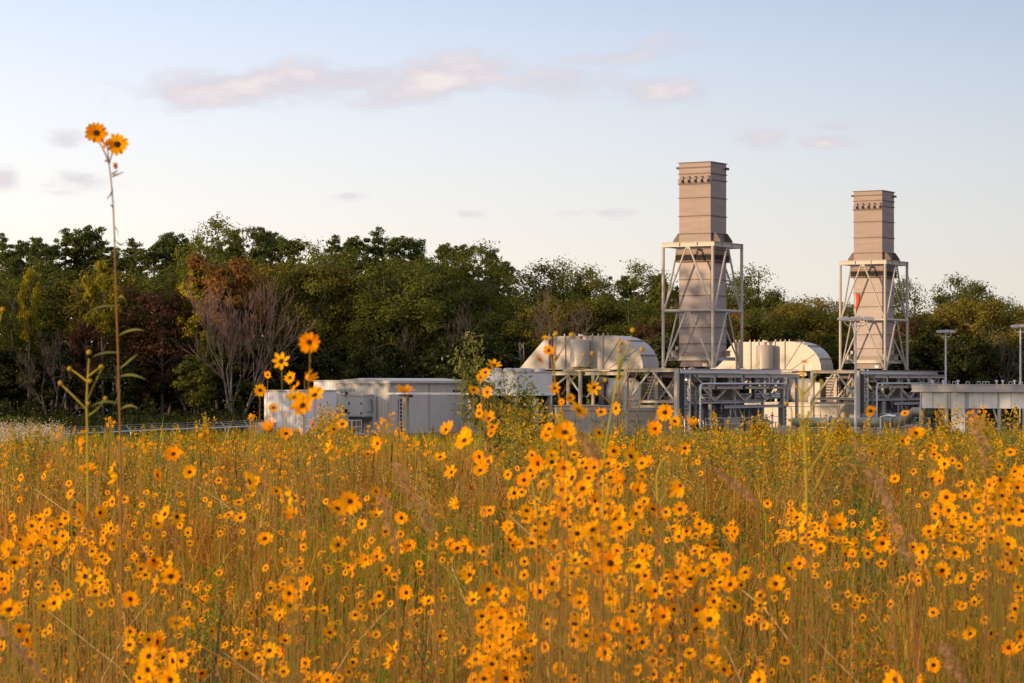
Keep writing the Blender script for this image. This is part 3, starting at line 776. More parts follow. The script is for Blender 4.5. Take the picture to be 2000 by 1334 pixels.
    m = MB(); m.box(-.05, A6+.05, -.05, 1.45, Z_at(827, 0, 0, ox6, oy6)+.002, Z_at(825.5, 0, 0, ox6, oy6)); g.part(m, 'lid', M['galv_dull'])
buildings()

# ------------------------------------------------------------------ long raised cooler on the right
def right_cooler():
    ox, oy = wp(1798, 745, 186).x, 186.0
    t = Thing('raised_cooler', 4, 2, 'long raised cooler box with dull grey top beam and pale side panels, right edge', 'cooler', None, ox, oy)
    A = lambda px, b=0: A_at(px, b, ox, oy); Z = lambda py, a=0: Z_at(py, a, 0, ox, oy)
    xe = A(2050); w = 5.0
    zt, zm, zb = Z(751), Z(765), Z(797)
    m = MB(); m.box(-.55, xe, -.35, w+.35, zm, zt); tb = t.part(m, 'top_beam', M['galv_dull'], bevel=.02)  # top beam in a darker grey than the side panels
    m = MB(); m.box(-.6, xe, -.39, -.352, zt-.05, zt+.02); m.box(-.6, xe, -.39, -.352, zm-.02, zm+.06); t.part(m, 'flange', M['galv_dull'], tb)
    m = MB(); m.box(0, xe, 0, w, zb, zm-.003); pn = t.part(m, 'side_panel', M['cooler'])
    for px in (1799, 1851, 1856, 1886, 1890, 1950): m = MB(); x = A(px); m.box(x-.05, x+.05, -.07, -.003, zb-.05, zm-.03); t.part(m, 'panel_edge', M['galv_dull'], pn)
    for px in (1822, 1920, 1975): m = MB(); x = A(px); m.box(x-.02, x+.02, -.025, -.003, zb, zm-.03); t.part(m, 'panel_edge', M['galv_dull'], pn)
    m = MB(); m.box(A(1858), A(1884), .02, 2.6, .0, zb-.003); t.part(m, 'downcomer', M['cooler'])
    for px in (1798, 1848, 1951, 2000):
        x = A(px)
        for y in (.12, w-.15):
            m = MB(); m.box(x-.11, x+.11, y-.11, y+.11, 0, zb-.002); t.part(m, 'leg', M['beige'])
    for (p, q) in ((1852, 1837), (1893, 1912), (1951, 1940)):
        m = MB(); m.bar((A(q), .1, zb-.05), (A(p), .1, zb-1.3), .12); t.part(m, 'brace', M['galv_dull'])
    rr = random.Random(3)
    for px in (1818, 1838, 1857, 1870, 1887, 1902, 1914, 1922, 1940, 1953, 1967, 1974, 1990, 1998):
        x = A(px); y = rr.uniform(.1, 1.0); m = MB(); k = rr.random()
        if k < .5: m.tube([(x-.12, y, zt), (x-.12, y, zt+.2), (x+.12, y, zt+.2), (x+.12, y, zt)], .025, 6)
        else: m.lathe((x, y, zt), [(.06, 0), (.06, .2), (.12, .22), (.12, .28), (.04, .33)], 10)
        t.part(m, 'top_fitting', M['pipe_silver'], smooth=True)
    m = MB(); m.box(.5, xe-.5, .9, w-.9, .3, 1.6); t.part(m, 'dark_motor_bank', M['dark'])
    # big sloping pipe
    p = Thing('sloping_pipe', -1.5, .4, 'fat grey-green pipe sloping down from the right cooler and running left along the ground', 'pipe', None, ox, oy)
    m = MB()
    pts = [(1.0, .9, zb+.2), (.3, .9, zb-.3), (A(1785, .9), .9, Z(805)), (A(1772, .9), .9, Z(818)), (A(1760, .9), .9, Z(824)), (A(1735, .9), .9, Z(826)), (A(1690, .9), .9, Z(826)), (A(1600, .9), .9, Z(827)), (A(1548, .9), .9, Z(828))]
    m.tube(pts, .36, 18); pp = p.part(m, 'pipe_run', M['green_pipe'], smooth=True)
    for px in (1742, 1700, 1620):
        m = MB(); x = A(px, .9); m.tube([(x, .9, Z(826)), (x+.12, .9, Z(826))], .46, 18); m.box(x-.1, x+.2, .75, 1.05, 0, Z(834)); p.part(m, 'pipe_collar', M['galv_dull'], smooth=True)
    m = MB(); m.tube([(A(1720, .2), .2, .5), (A(1722, .2), .2, Z(815)), (A(1735, .2), .2, Z(812)), (A(1750, .2), .2, Z(814))], .12, 10); p.part(m, 'small_pipe', M['pipe_silver'], smooth=True)
    # concrete block row at foot of racks
    for (name, px0, px1, py, d, lab) in (('concrete_barrier', 1511, 1560, 832, 180, 'low pale concrete barrier lying at the meadow edge between the two pipe racks'),):
        x0 = wp(px0, 745, d).x; x1 = wp(px1, 745, d).x; z1 = wp(0, py, d).z
        r = empty(name, ((x0+x1)/2, d, gzf(0, d)), -PHI*0, lab, 'barrier')
        L = (x1-x0)/2; h = z1 - gzf(0, d); m = MB(); m.prism_xz([(-L, 0), (-L+.15, h*.8), (-L+.4, h), (L-.2, h), (L, 0)], 0, .8); m.build('block', M['concrete'], r, bevel=.04)
right_cooler()

# ------------------------------------------------------------------ lamp poles and windsock
def lamp_pole(px, topy, boty, d, label, wide=1.0, sock=False):
    p = wp(px, topy, d); z0 = gzf(p.x, d); H = p.z - z0
    r = empty('floodlight_pole', (p.x, d, z0), 0, label, 'lamp pole', 'floodlight poles')
    m = MB(); m.tube([(0,0,0), (0,0,H*.5), (0,0,H)], [.11, .09, .07], 12); m.tube([(0,0,0), (0,0,.12)], .2, 12); m.build('pole', M['galv'], r, smooth=True)
    w = .55 * wide
    for s in (-1, 0, 1):
        m = MB()
        if s == 0:
            m.tube([(0, 0, H-.02), (0, 0, H+.25)], .05, 8); hx, hy, hz = 0, -.1, H+.33
        else:
            m.tube([(0, 0, H-.15), (s*w*.62, 0, H-.15), (s*w*.85, -.05, H-.02), (s*w, -.1, H+.2)], .045, 8); hx, hy, hz = s*w*1.05, -.15, H+.3
        a = m.build('arm', M['galv'], r, smooth=True)
        q = MB(); L = .25*wide + .03
        prof = [(-L, -.03), (-L*.8, .13), (L*.6, .20), (L, .08), (L, -.09), (-L*.7, -.10)]
        if s > 0: prof = [(-x, z) for x, z in reversed(prof)]
        q.prism_xz([(hx+x, hz+z) for x, z in prof], hy-.25, hy+.25)
        q.build('lamp_head', M['lamp_head'], a, bevel=.02)
    if sock: return r, H
    return r, H
lamp_pole(1847, 655, 750, 232, 'three-headed floodlight pole standing beyond the raised cooler, clear of the stacks')
lamp_pole(1993, 645, 750, 220, 'three-headed floodlight pole cut by the right picture edge')
lamp_pole(1671, 632, 835, 176, 'tall floodlight pole in front of the farther stack, carrying the windsock', 1.5)
def windsock():
    d = 176.0; p = wp(1671, 574, d); b = wp(1671, 620, d)
    r = empty('windsock', (b.x, d, b.z + .02), 0, 'limp orange-red windsock hanging on the pole before the farther stack', 'windsock')
    H = p.z - b.z
    m = MB(); m.tube([(0,0,.0), (0,0,H)], .03, 8); m.build('mast', M['galv'], r)
    m = MB(); k = 9
    pts = []; rs = []
    for i in range(k):
        u = i/(k-1); pts.append((.14 + .10*math.sin(u*3.0) - .16*u, -.08, H - .05 - u*1.0)); rs.append((.17 - .10*u) * (1 + .12*math.sin(u*17)))
    m.tube(pts, rs, 14); m.build('sock', M['sock'], r, smooth=True)
    m = MB(); m.tube([(0, -.08, H-.03), (.3, -.08, H-.03)], .025, 6); m.build('hoop', M['dark'], r)
windsock()

# ------------------------------------------------------------------ chain link fence with barbed wire arms
def fence():
    # rail runs from far left (x 230 in the tile at y~849) to the utility box
    pts = [(-40, 852.5), (60, 849.5), (115, 847.5), (155, 846), (206, 844.5), (256, 842), (305, 839.5), (440, 835), (485, 832.5), (640, 828)]
    r = empty('chain_link_fence', (-20, 172, gzf(-20, 172)), 0, 'grey chain-link fence with angled barbed-wire arms, left of the white container', 'fence')
    base = Vector(r.location)
    def dep(px): return 165 + (px / 640.0) * 40
    P = []
    for px, py in pts:
        d = dep(px); w = wp(px, py, d); P.append(w)
    posts = []
    for i in range(len(P)-1):
        n = max(1, round((P[i+1]-P[i]).length / 3.2))
        for k in range(n): posts.append(P[i].lerp(P[i+1], k/n))
    posts.append(P[-1])
    m = MB(); m.tube([p - base for p in P], .06, 8); m.build('top_rail', M['galv'], r)
    for p in posts:
        z0 = gzf(p.x, p.y); q = MB(); a = Vector((p.x, p.y, z0)) - base; b = p - base
        q.tube([a, b + Vector((0,0,.02))], .05, 8); q.tube([b, b + Vector((-.32, -.12, .42))], .028, 6); q.build('fence_post', M['galv'], r)
    m = MB()
    for k in (.35, .68, 1.0): m.tube([p - base + Vector((-.32, -.12, .42))*k + Vector((0,0,.01)) for p in P], .012, 4)
    m.build('barbed_wire', M['galv'], r)
    # mesh: diagonal wires as thin ribbons
    vs = []; fs = []
    for i in range(len(P)-1):
        a, b = P[i], P[i+1]; L = (b-a).length; u = (b-a)/L; n = int(L/.3)
        for k in range(n):
            for sgn in (1, -1):
                s0 = a + u*(k*.3); h = s0.z - gzf(s0.x, s0.y)
                e = s0 + u*(sgn*h*.8); 
                if (e-a).dot(u) < 0 or (e-a).dot(u) > L: continue
                lo = Vector((e.x, e.y, s0.z-h)); w = Vector((0,0,.008)); o = len(vs)
                vs += [s0-base-w, s0-base+w, lo-base+w, lo-base-w]; fs.append((o, o+1, o+2, o+3))
    mm = MB(); mm.add(vs, fs); mm.build('wire_mesh', M['galv'], r)
fence()
# a second short run of fence rail in front of the nearer rack's foot
def low_rail(px0, px1, py, d, label):
    a = wp(px0, py, d); b = wp(px1, py+1, d); r = empty('guard_rail', (a.x, d, gzf(a.x, d)), 0, label, 'guard rail')
    base = Vector(r.location); m = MB(); m.tube([a-base, b-base], .035, 6); m.build('rail', M['galv'], r)
    n = 4
    for i in range(n+1):
        p = a.lerp(b, i/n); m = MB(); m.tube([Vector((p.x, p.y, gzf(p.x, p.y)))-base, p-base], .04, 6); m.build('post', M['galv'], r)
low_rail(1380, 1476, 849, 172, 'thin grey guard rail at the meadow edge, before the nearer valve skid')
# ------------------------------------------------------------------ terrain
def terrain():
    m, nt, b = new_mat('meadow_soil'); N, L = nt.nodes, nt.links
    tc = N.new('ShaderNodeTexCoord'); n1 = N.new('ShaderNodeTexNoise'); n1.inputs['Scale'].default_value = 0.35; n1.inputs['Detail'].default_value = 12
    L.new(tc.outputs['Object'], n1.inputs['Vector'])
    cr = N.new('ShaderNodeValToRGB'); e = cr.color_ramp.elements
    e[0].position = .35; e[0].color = (.035, .025, .012, 1); e[1].position = .68; e[1].color = (.09, .06, .025, 1)
    L.new(n1.outputs['Fac'], cr.inputs[0]); L.new(cr.outputs[0], b.inputs['Base Color']); b.inputs['Roughness'].default_value = .95
    xs = np.unique(np.concatenate([np.linspace(-80, 80, 81), np.array([-3000, -1200, -500, -200, -120, 120, 200, 500, 1200, 3000])]))
    ys = np.unique(np.concatenate([np.linspace(-60, 240, 151), np.array([-3000, -900, -200, 300, 500, 1200, 3500])]))
    X, Y = np.meshgrid(xs, ys); Z = gz(X, Y)
    v = np.stack([X, Y, Z], -1).reshape(-1, 3); nx, ny = len(xs), len(ys)
    i = np.arange(nx - 1)[None, :] + np.arange(ny - 1)[:, None] * nx
    f = np.stack([i, i + 1, i + 1 + nx, i + nx], -1).reshape(-1, 4)
    o = link_mesh('meadow_ground', np_mesh('meadow_ground', v, f, [m])); tag(o, kind='structure')
    # gravel yard, a sheet just above
    g = mat('yard_gravel', (.12, .105, .09), .95, 0, .25, 3.0, None, .3, 20)
    yb = MB(); yb.add([(-24, 186, -.0134*186 + .09), (90, 186, -.0134*186 + .09), (90, 216, GZ + .1), (-24, 216, GZ + .1), (90, 262, GZ+.1), (-24, 262, GZ+.1)], [(0,1,2,3), (3,2,4,5)])
    o = yb.build('gravel_yard', g); tag(o, kind='structure')
terrain()

# ------------------------------------------------------------------ trees
def limb_mesh(parts, mt, n=6):
    m = MB()
    for pts, rs in parts: m.tube(pts, rs, n, cap=False)
    return m
def me_from(m, name, mt):
    me = bpy.data.meshes.new(name); me.from_pydata(m.v, [], m.f); me.materials.append(mt)
    me.polygons.foreach_set('use_smooth', [True] * len(me.polygons)); me.update(); return me

def proto_broad(seed, h, cr, cb, leaf, nclump=80, nleaf=55, ls=.25, bark='bark', flat=.5, gap=.0, trunks=1):
    rg = np.random.default_rng(seed); rr = random.Random(seed)
    # crown clumps: lumpy ellipsoid
    cz0 = h * cb; H2 = (h - cz0) / 2; cc = np.array([0, 0, cz0 + H2])
    lob = rg.normal(size=(7, 3)); lob /= np.linalg.norm(lob, axis=1, keepdims=True)
    la = rg.uniform(.1, .35, 7)
    d = rg.normal(size=(nclump, 3)); d /= np.linalg.norm(d, axis=1, keepdims=True)
    r = rg.uniform(0.25, 1, nclump) ** .45
    amp = .78 + (np.clip(d @ lob.T, 0, 1) ** 4 * la).sum(1)
    c = d * (r * amp)[:, None] * np.array([cr, cr, H2]) + cc
    c = c[c[:, 2] < h * 1.03]; n = len(c)
    nleaf = int(nleaf*2.7); rad = rg.uniform(.55, 1.25, n) * (cr * .26)
    cen = np.repeat(c, nleaf, 0); rd = np.repeat(rad, nleaf)
    off = rg.normal(size=cen.shape) * .55; off[:, 2] *= .62
    P = cen + off * rd[:, None]
    out = P - cc; out /= np.linalg.norm(out, axis=1, keepdims=True) + 1e-6; out = out*.6 + off*.9; out /= np.linalg.norm(out, axis=1, keepdims=True) + 1e-6; out[:, 2] += .25
    v, f = leaf_quads(P, rg.uniform(ls*.6, ls*1.3, len(P)), .7, out, flat, rg)
    crown = np_mesh('crown', v, f, [M[leaf]])
    parts = []
    for t in range(trunks):
        bx, by = (rr.uniform(-.8, .8), rr.uniform(-.5, .5)) if trunks > 1 else (0, 0)
        tx, ty = bx*3 + rr.uniform(-.08, .08)*h, rr.uniform(-.06, .06)*h
        tp = [Vector((bx, by, -.3)), Vector((bx*1.5+tx*.25, by+ty*.2, h*.3)), Vector((bx*2+tx*.5, ty*.6, h*.6)), Vector((tx, ty, h*.88))]
        r0 = .012*h + .04; parts.append((tp, [r0, r0*.75, r0*.5, .04]))
        for k in range(9 if trunks == 1 else 5):
            u = rr.uniform(.35, .95); i = min(2, int(u*3)); s = tp[i].lerp(tp[i+1], u*3-i)
            e = Vector(c[rr.randrange(n)]); 
            if e.z < s.z: e.z = s.z + rr.uniform(.5, 2)
            mid = s.lerp(e, .5) + Vector((rr.uniform(-.4, .4), rr.uniform(-.4, .4), .3))
            parts.append(([s, mid, e], [r0*.4, r0*.26, .03]))
    for k in range(6):   # dead lower twigs
        z = rr.uniform(.12, .5)*h; a = rr.uniform(0, 6.28); L = rr.uniform(.8, 2.6)
        parts.append(([Vector((0, 0, z)), Vector((math.cos(a)*L*.6, math.sin(a)*L*.6, z+.3)), Vector((math.cos(a)*L, math.sin(a)*L, z+rr.uniform(-.2, 1.0)))], [.05, .035, .02]))
    return crown, me_from(limb_mesh(parts, None), 'trunk', M[bark])

def proto_pine(seed, h, cr, cb, leaf='pine'):
    rg = np.random.default_rng(seed); rr = random.Random(seed)
    parts = [([Vector((0,0,-.3)), Vector((rr.uniform(-.3,.3), 0, h*.4)), Vector((rr.uniform(-.4,.4), 0, h*.75)), Vector((0,0,h*.98))], [.011*h+.05, .2, .12, .03])]
    ends = []
    z = h*cb
    while z < h*.97:
        u = (z - h*cb) / (h*(1-cb)); L0 = cr * ((1-u)**.75*1.05 + .12)
        for k in range(rr.choice([3, 4, 5])):
            if rr.random() < .12: continue
            a = rr.uniform(0, 6.28); L = max(.5, L0*rr.uniform(.45, 1.15))
            s = Vector((0, 0, z + rr.uniform(-.3, .3))); e = s + Vector((math.cos(a)*L, math.sin(a)*L, L*rr.uniform(.05, .55)))
            parts.append(([s, s.lerp(e, .55) + Vector((0,0,-.1)), e], [.06, .045, .02]))
            for q in range(rr.choice([4, 5, 6])):
                w = rr.uniform(.35, 1.12); ends.append(s.lerp(e, w) + Vector((rr.gauss(0,.35), rr.gauss(0,.35), rr.gauss(.15,.25))))
        z += h*rr.uniform(.03, .06)
    ends += [Vector((rr.gauss(0,.25), rr.gauss(0,.25), h*rr.uniform(.93, 1.0))) for _ in range(7)] + [Vector((rr.gauss(0,.5), rr.gauss(0,.5), h*rr.uniform(.86, .95))) for _ in range(6)]
    c = np.array(ends); nl = 62; cen = np.repeat(c, nl, 0)
    off = rg.normal(size=cen.shape); off /= np.linalg.norm(off, axis=1, keepdims=True); off *= (rg.uniform(.1, 1, len(cen))**.6)[:, None]
    rad = np.repeat(rg.uniform(.28, .62, len(c)), nl)[:, None]
    P = cen + off * rad * np.array([1, 1, .7])
    v, f = leaf_quads(P, rg.uniform(.2, .38, len(P)), .42, off, .4, rg)
    return np_mesh('crown', v, f, [M[leaf]]), me_from(limb_mesh(parts, None), 'trunk', M['bark'])

def proto_bare(seed, h, spread, ntr=4):
    rr = random.Random(seed); big = []; fine = []
    def grow(p, d, L, r, lev):
        k = 3; pts = [p]; q = p.copy(); dd = d.copy()
        for i in range(k):
            dd = (dd + Vector((rr.gauss(0,.12), rr.gauss(0,.12), rr.gauss(.05,.07)))).normalized(); q = q + dd*L/k; pts.append(q.copy())
        rs = [r, r*.88, r*.76, r*.62]
        (big if lev < 2 else fine).append((pts, rs))
        if lev >= 5: return
        nb = 3 if lev < 4 else 3
        for b in range(nb):
            i = rr.choice([1, 2, 3, 3]); ax = Vector((rr.gauss(0,1), rr.gauss(0,1), rr.gauss(0,.5)))
            nd = (dd + ax.normalized()*rr.uniform(.35, .8)); nd.z += .18; nd.normalize()
            grow(pts[i], nd, L*rr.uniform(.58, .8), max(.012, rs[i]*.6), lev+1)
    for t in range(ntr):
        a = rr.uniform(0, 6.28) if ntr > 1 else 0; s = spread*rr.uniform(.1, .34)*(1 if ntr > 1 else .3)
        grow(Vector((math.cos(a)*.5, math.sin(a)*.4, -.3)), Vector((math.cos(a)*s, math.sin(a)*s*.8, 1)).normalized(), h*.40, .16 if ntr > 1 else .2, 0)
    zmax = max(p.z for pts, _ in fine for p in pts); sc_ = h / zmax
    m1 = MB(); [m1.tube([p*sc_ for p in a], b, 6, cap=False) for a, b in big]
    m2 = MB(); [m2.tube([p*sc_ for p in a], [max(.014, x*.8) for x in b], 3, cap=False) for a, b in fine]
    return me_from(m2, 'crown', M['twig' if ntr > 3 else 'twig_dark']), me_from(m1, 'trunk', M['bark_pale'])

PR = {
 'pine': [proto_pine(21, 21, 3.0, .50), proto_pine(22, 21, 2.6, .58), proto_pine(23, 21, 3.4, .46), proto_pine(24, 20, 2.8, .62)],
 'oak': [proto_broad(31, 17, 4.6, .22, 'oak', 95, 55), proto_broad(32, 17, 4.0, .30, 'oak', 85, 55), proto_broad(33, 17, 5.0, .18, 'oak', 105, 52)],
 'olive': [proto_broad(41, 15, 4.3, .20, 'olive', 90, 52, .26), proto_broad(42, 15, 3.8, .25, 'olive', 80, 52, .26, 'bark_pale', trunks=2)],
 'yellow': [proto_broad(51, 16, 2.4, .45, 'yellow', 42, 55, .32)],
 'orange': [proto_broad(52, 15, 2.6, .45, 'orange', 46, 50, .32)],
 'red_leaf': [proto_broad(53, 12, 3.4, .22, 'red_leaf', 70, 42, .26, 'bark_pale')],
 'under': [proto_broad(61, 9, 3.3, .12, 'brush', 70, 50, .34, 'bark_pale', trunks=3), proto_broad(62, 10, 3.0, .25, 'brush', 55, 46, .34, 'bark_pale', trunks=2)],
 'green': [proto_broad(63, 9, 2.2, .2, 'oak', 46, 50, .32)],
 'bare': [proto_bare(71, 14, 1.6, 5)],
 'bare_thin': [proto_bare(72, 12, .5, 1), proto_bare(73, 12, .8, 2)],
 'bare_grey': [proto_bare(74, 13, 1.2, 3)],
}
KINDWORD = {'pine': 'dark pine with ragged tufted top', 'oak': 'broad green leafy tree', 'olive': 'olive-gold leafy tree', 'yellow': 'slender yellow-green autumn tree',
 'orange': 'orange autumn tree', 'red_leaf': 'dark russet-leaved tree', 'under': 'low dark understorey tree', 'green': 'small fresh green tree', 'bare': 'wide bare grey-brown tree', 'bare_thin': 'thin bare pale tree', 'bare_grey': 'dim grey half-bare tree'}
NAMEWORD = {'pine': 'pine_tree', 'oak': 'broadleaf_tree', 'olive': 'olive_leaved_tree', 'yellow': 'yellow_tree', 'orange': 'orange_tree', 'red_leaf': 'russet_tree', 'under': 'understorey_tree', 'green': 'young_tree', 'bare': 'bare_tree', 'bare_thin': 'bare_sapling', 'bare_grey': 'bare_tree'}
NAMEWORD['orange'] = 'autumn_tree'
PH = {k: {'pine': [21,21,21,20], 'oak': [17]*3, 'olive': [15]*2, 'yellow': [16], 'orange': [15], 'red_leaf': [12], 'under': [9, 10], 'green': [9], 'bare': [14], 'bare_thin': [12, 12], 'bare_grey': [13]}[k] for k in PR}
TREES = []
def plant_tree(kind, px, topy, d, wide=1.0, v=None):
    rr = random.Random(int(px*7 + d*13)); v = rr.randrange(len(PR[kind])) if v is None else v
    p = wp(px, topy, d); gzv = gzf(p.x, d); H = p.z - gzv
    r = empty(NAMEWORD[kind], (p.x, d, gzv), rr.uniform(0, 6.28)); s = H / PH[kind][v]
    sx = s * wide * rr.uniform(.92, 1.1); r.scale = (sx, sx, s)
    cr, tr = PR[kind][v]
    link_mesh('crown', cr, r); link_mesh('trunk', tr, r)
    TREES.append((r, kind, px, topy, d))
    return r

SKY = [(-80,470),(0,466),(60,474),(90,480),(130,452),(170,446),(200,470),(235,480),(260,470),(290,478),(330,458),(400,447),(450,462),(510,448),(560,470),(590,480),(650,466),(690,470),(740,448),(790,474),(830,486),(870,480),(900,478),(950,497),(990,522),(1015,545),(1035,548),(1060,530),(1100,514),(1140,504),(1180,520),(1230,536),(1260,529),(1290,560),(1330,560),(1400,552),(1440,545),(1480,528),(1510,560),(1560,570),(1620,580),(1700,560),(1750,556),(1790,562),(1812,588),(1850,548),(1900,536),(1930,550),(1970,586),(2080,592)]
def skyline(px): return float(np.interp(px, [a for a, _ in SKY], [b for _, b in SKY]))
rt = random.Random(99)
# back row: pines and tall trees that make the skyline
for px, ty in [(5,458),(38,472),(66,466),(102,478),(130,449),(172,443),(196,464),(222,486),(258,468),(300,482),(332,456),(362,468),(425,466),(455,458),(508,446),(535,456),(572,468),(655,462),(690,462),(738,446),(775,462),(812,476),(868,476),(905,480),(958,496),(985,512)]:
    plant_tree('pine', px, ty, 292 + rt.uniform(-5, 8), rt.uniform(.9, 1.25))
for px, ty in [(398,443),(605,478),(830,486),(930,494),(1150,503),(1105,513),(1068,530),(1262,527),(1478,527),(1500,548),(1745,560),(1785,560),(1905,536),(1855,552),(1950,570)]:
    plant_tree('oak', px, ty, 288 + rt.uniform(-4, 6), rt.uniform(.85, 1.1))
plant_tree('pine', 1225, 540, 292); plant_tree('pine', 1282, 545, 296, 1.2); plant_tree('pine', 1322, 562, 296, 1.1)
for px, ty in [(-45,480),(1025,552),(1360,565),(1405,556),(1445,548),(1552,572),(1590,574),(1640,582),(1690,570),(1820,592),(1990,592),(2040,590)]:
    plant_tree('oak' if int(px) % 2 else 'olive', px, ty, 284 + rt.uniform(-3, 6))
# middle row: leafy, lower
for px, ty, k in [(20,540,'oak'),(90,520,'oak'),(145,522,'olive'),(240,520,'olive'),(285,520,'oak'),(340,520,'oak'),(452,505,'oak'),(560,505,'olive'),(600,492,'olive'),(645,488,'olive'),(700,505,'oak'),(750,510,'oak'),(800,520,'oak'),(850,530,'pine'),(905,540,'oak'),(960,560,'oak'),(1010,580,'oak'),(1090,560,'olive'),(1130,580,'olive'),(1180,560,'oak'),(1230,585,'oak'),(1275,600,'olive'),(1340,590,'oak'),(1400,600,'olive'),(1470,590,'oak'),(1530,590,'olive'),(1570,585,'olive'),(1620,590,'olive'),(1660,600,'oak'),(1700,610,'olive'),(1760,600,'oak'),(1835,600,'olive'),(1880,560,'olive'),(1925,565,'olive'),(1965,600,'oak'),(2010,605,'olive')]:
    plant_tree(k, px, ty, 274 + rt.uniform(-4, 4), rt.uniform(.9, 1.15))
# coloured ones and the big bare tree
plant_tree('yellow', 203, 482, 265, .7); plant_tree('yellow', 55, 498, 266, .45); plant_tree('yellow', 388, 498, 266, .9); plant_tree('orange', 402, 494, 267, .8)
plant_tree('orange', 442, 502, 266, .9); plant_tree('orange', 482, 516, 267, .8); plant_tree('red_leaf', 318, 545, 268, 1.1); plant_tree('red_leaf', 170, 610, 266, .7)
plant_tree('orange', 1452, 600, 272, .7); plant_tree('red_leaf', 1775, 600, 272, .8); plant_tree('red_leaf', 1262, 610, 270, .8)
plant_tree('bare', 462, 530, 259, .78, 0); plant_tree('bare_grey', 1098, 548, 268, .8)
for px, ty in [(940,590),(830,630),(100,640),(1965,640),(610,660)]:
    plant_tree('bare_thin', px, ty, 264 + rt.uniform(-2, 5), rt.uniform(.8, 1.2))
# lower dark understorey
for px in list(range(-30, 2060, 68)):
    plant_tree('under', px + rt.uniform(-18, 18), rt.uniform(635, 700), 266 + rt.uniform(-3, 5), rt.uniform(1.0, 1.4))
plant_tree('green', 405, 665, 262, 1.0); plant_tree('green', 425, 640, 264, .9); plant_tree('green', 380, 700, 261, 1.1)

# labels: kind, where along the skyline, and the rank of the tree there
ORD = ['first', 'second', 'third', 'fourth', 'fifth', 'sixth', 'seventh', 'eighth', 'ninth', 'tenth']
ZONES = [(-999, 130, 'at the far left edge of the wood'), (130, 290, 'near the tall flower stem'), (290, 520, 'round the big bare tree'), (520, 760, 'above the white container'), (760, 1040, 'above the grey building'),
         (1040, 1300, 'above the nearer duct hood'), (1300, 1500, 'behind the nearer stack'), (1500, 1660, 'between the two stacks'), (1660, 1810, 'behind the farther stack'), (1810, 3000, 'behind the floodlight poles')]
zt_ = {}
for t in TREES:
    for z in ZONES:
        if z[0] <= t[2] < z[1]: zt_.setdefault((t[1], z[2]), []).append(t)
for (k, z), L in zt_.items():
    L.sort(key=lambda t: t[2])
    for i, t in enumerate(L):
        lab = KINDWORD[k] + ' ' + z
        if len(L) > 1: lab = ORD[min(i, 9)] + ' ' + KINDWORD[k].replace('dark pine with ragged tufted top', 'ragged pine') + ' from the left ' + z
        tag(t[0], lab, 'tree', 'trees of the wood beyond the plant')

def scatter_mass(name, n, fx, size, mt, label, cat, kind='stuff', aspect=.7):
    P = fx(n); v, f = leaf_quads(P, rng.uniform(.6, 1.3, len(P)) * size, aspect)
    o = link_mesh(name, np_mesh(name, v, f, [M[mt]])); return tag(o, label, cat, None, kind)
def woods_pts(n):
    d = rng.uniform(300, 322, n); px = rng.uniform(-150, 2150, n)
    top = np.interp(px, [a for a, _ in SKY], [b for _, b in SKY]) + 62 + 14*np.sin(px*.11) + 10*np.sin(px*.043+2)
    zt = CAM_Z - (top - HOR)/F*d; z = GZ + (zt - GZ) * rng.uniform(0, 1, n)
    a = np.stack([(px-1000)/F*d, d, z], 1)
    # unseen trees round the yard's left side, placed and sized to shade the plant
    k = n // 3
    y = np.concatenate([rng.uniform(112, 187, k*2//3), rng.uniform(206, 300, k - k*2//3)])
    x = -.212*y - 6 - rng.uniform(0, 26, k); z = GZ + np.where((y > 150) & (y < 190), 23, 17.5)*rng.uniform(0, 1, k)**.8 * (1 - .12*np.sin(y*.35)**2)
    return np.concatenate([a, np.stack([x, y, z], 1)])
scatter_mass('woods', 62000, woods_pts, 1.0, 'brush', 'dense dark wood closing the view behind the separate trees, plus unseen shading trees at left', 'woods')
def brush_pts(n):
    px = rng.uniform(-200, 2200, n); d = rng.uniform(257, 266, n)
    h = 1.0 + 1.6*(np.sin(px*.031)*.5+.5) + .8*np.sin(px*.11+1)
    z = GZ + np.maximum(.2, h) * rng.uniform(0, 1, n)
    return np.stack([(px-1000)/F*d, d, z], 1)
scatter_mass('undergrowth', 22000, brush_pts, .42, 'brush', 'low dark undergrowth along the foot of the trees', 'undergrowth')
def verge_pts(n):
    d = rng.uniform(206, 258, n); px = rng.uniform(-200, 505 - (d-206)*.3, n)
    h = .35 + .35*np.sin(px*.05 + d*.3)**2 + (d-206)/52*.9
    return np.stack([(px-1000)/F*d, d, gz((px-1000)/F*d, d) + h*rng.uniform(0, 1, n)], 1)
scatter_mass('rough_verge', 26000, verge_pts, .30, 'brush', 'rough dark weeds between the fence and the wood at left', 'undergrowth')

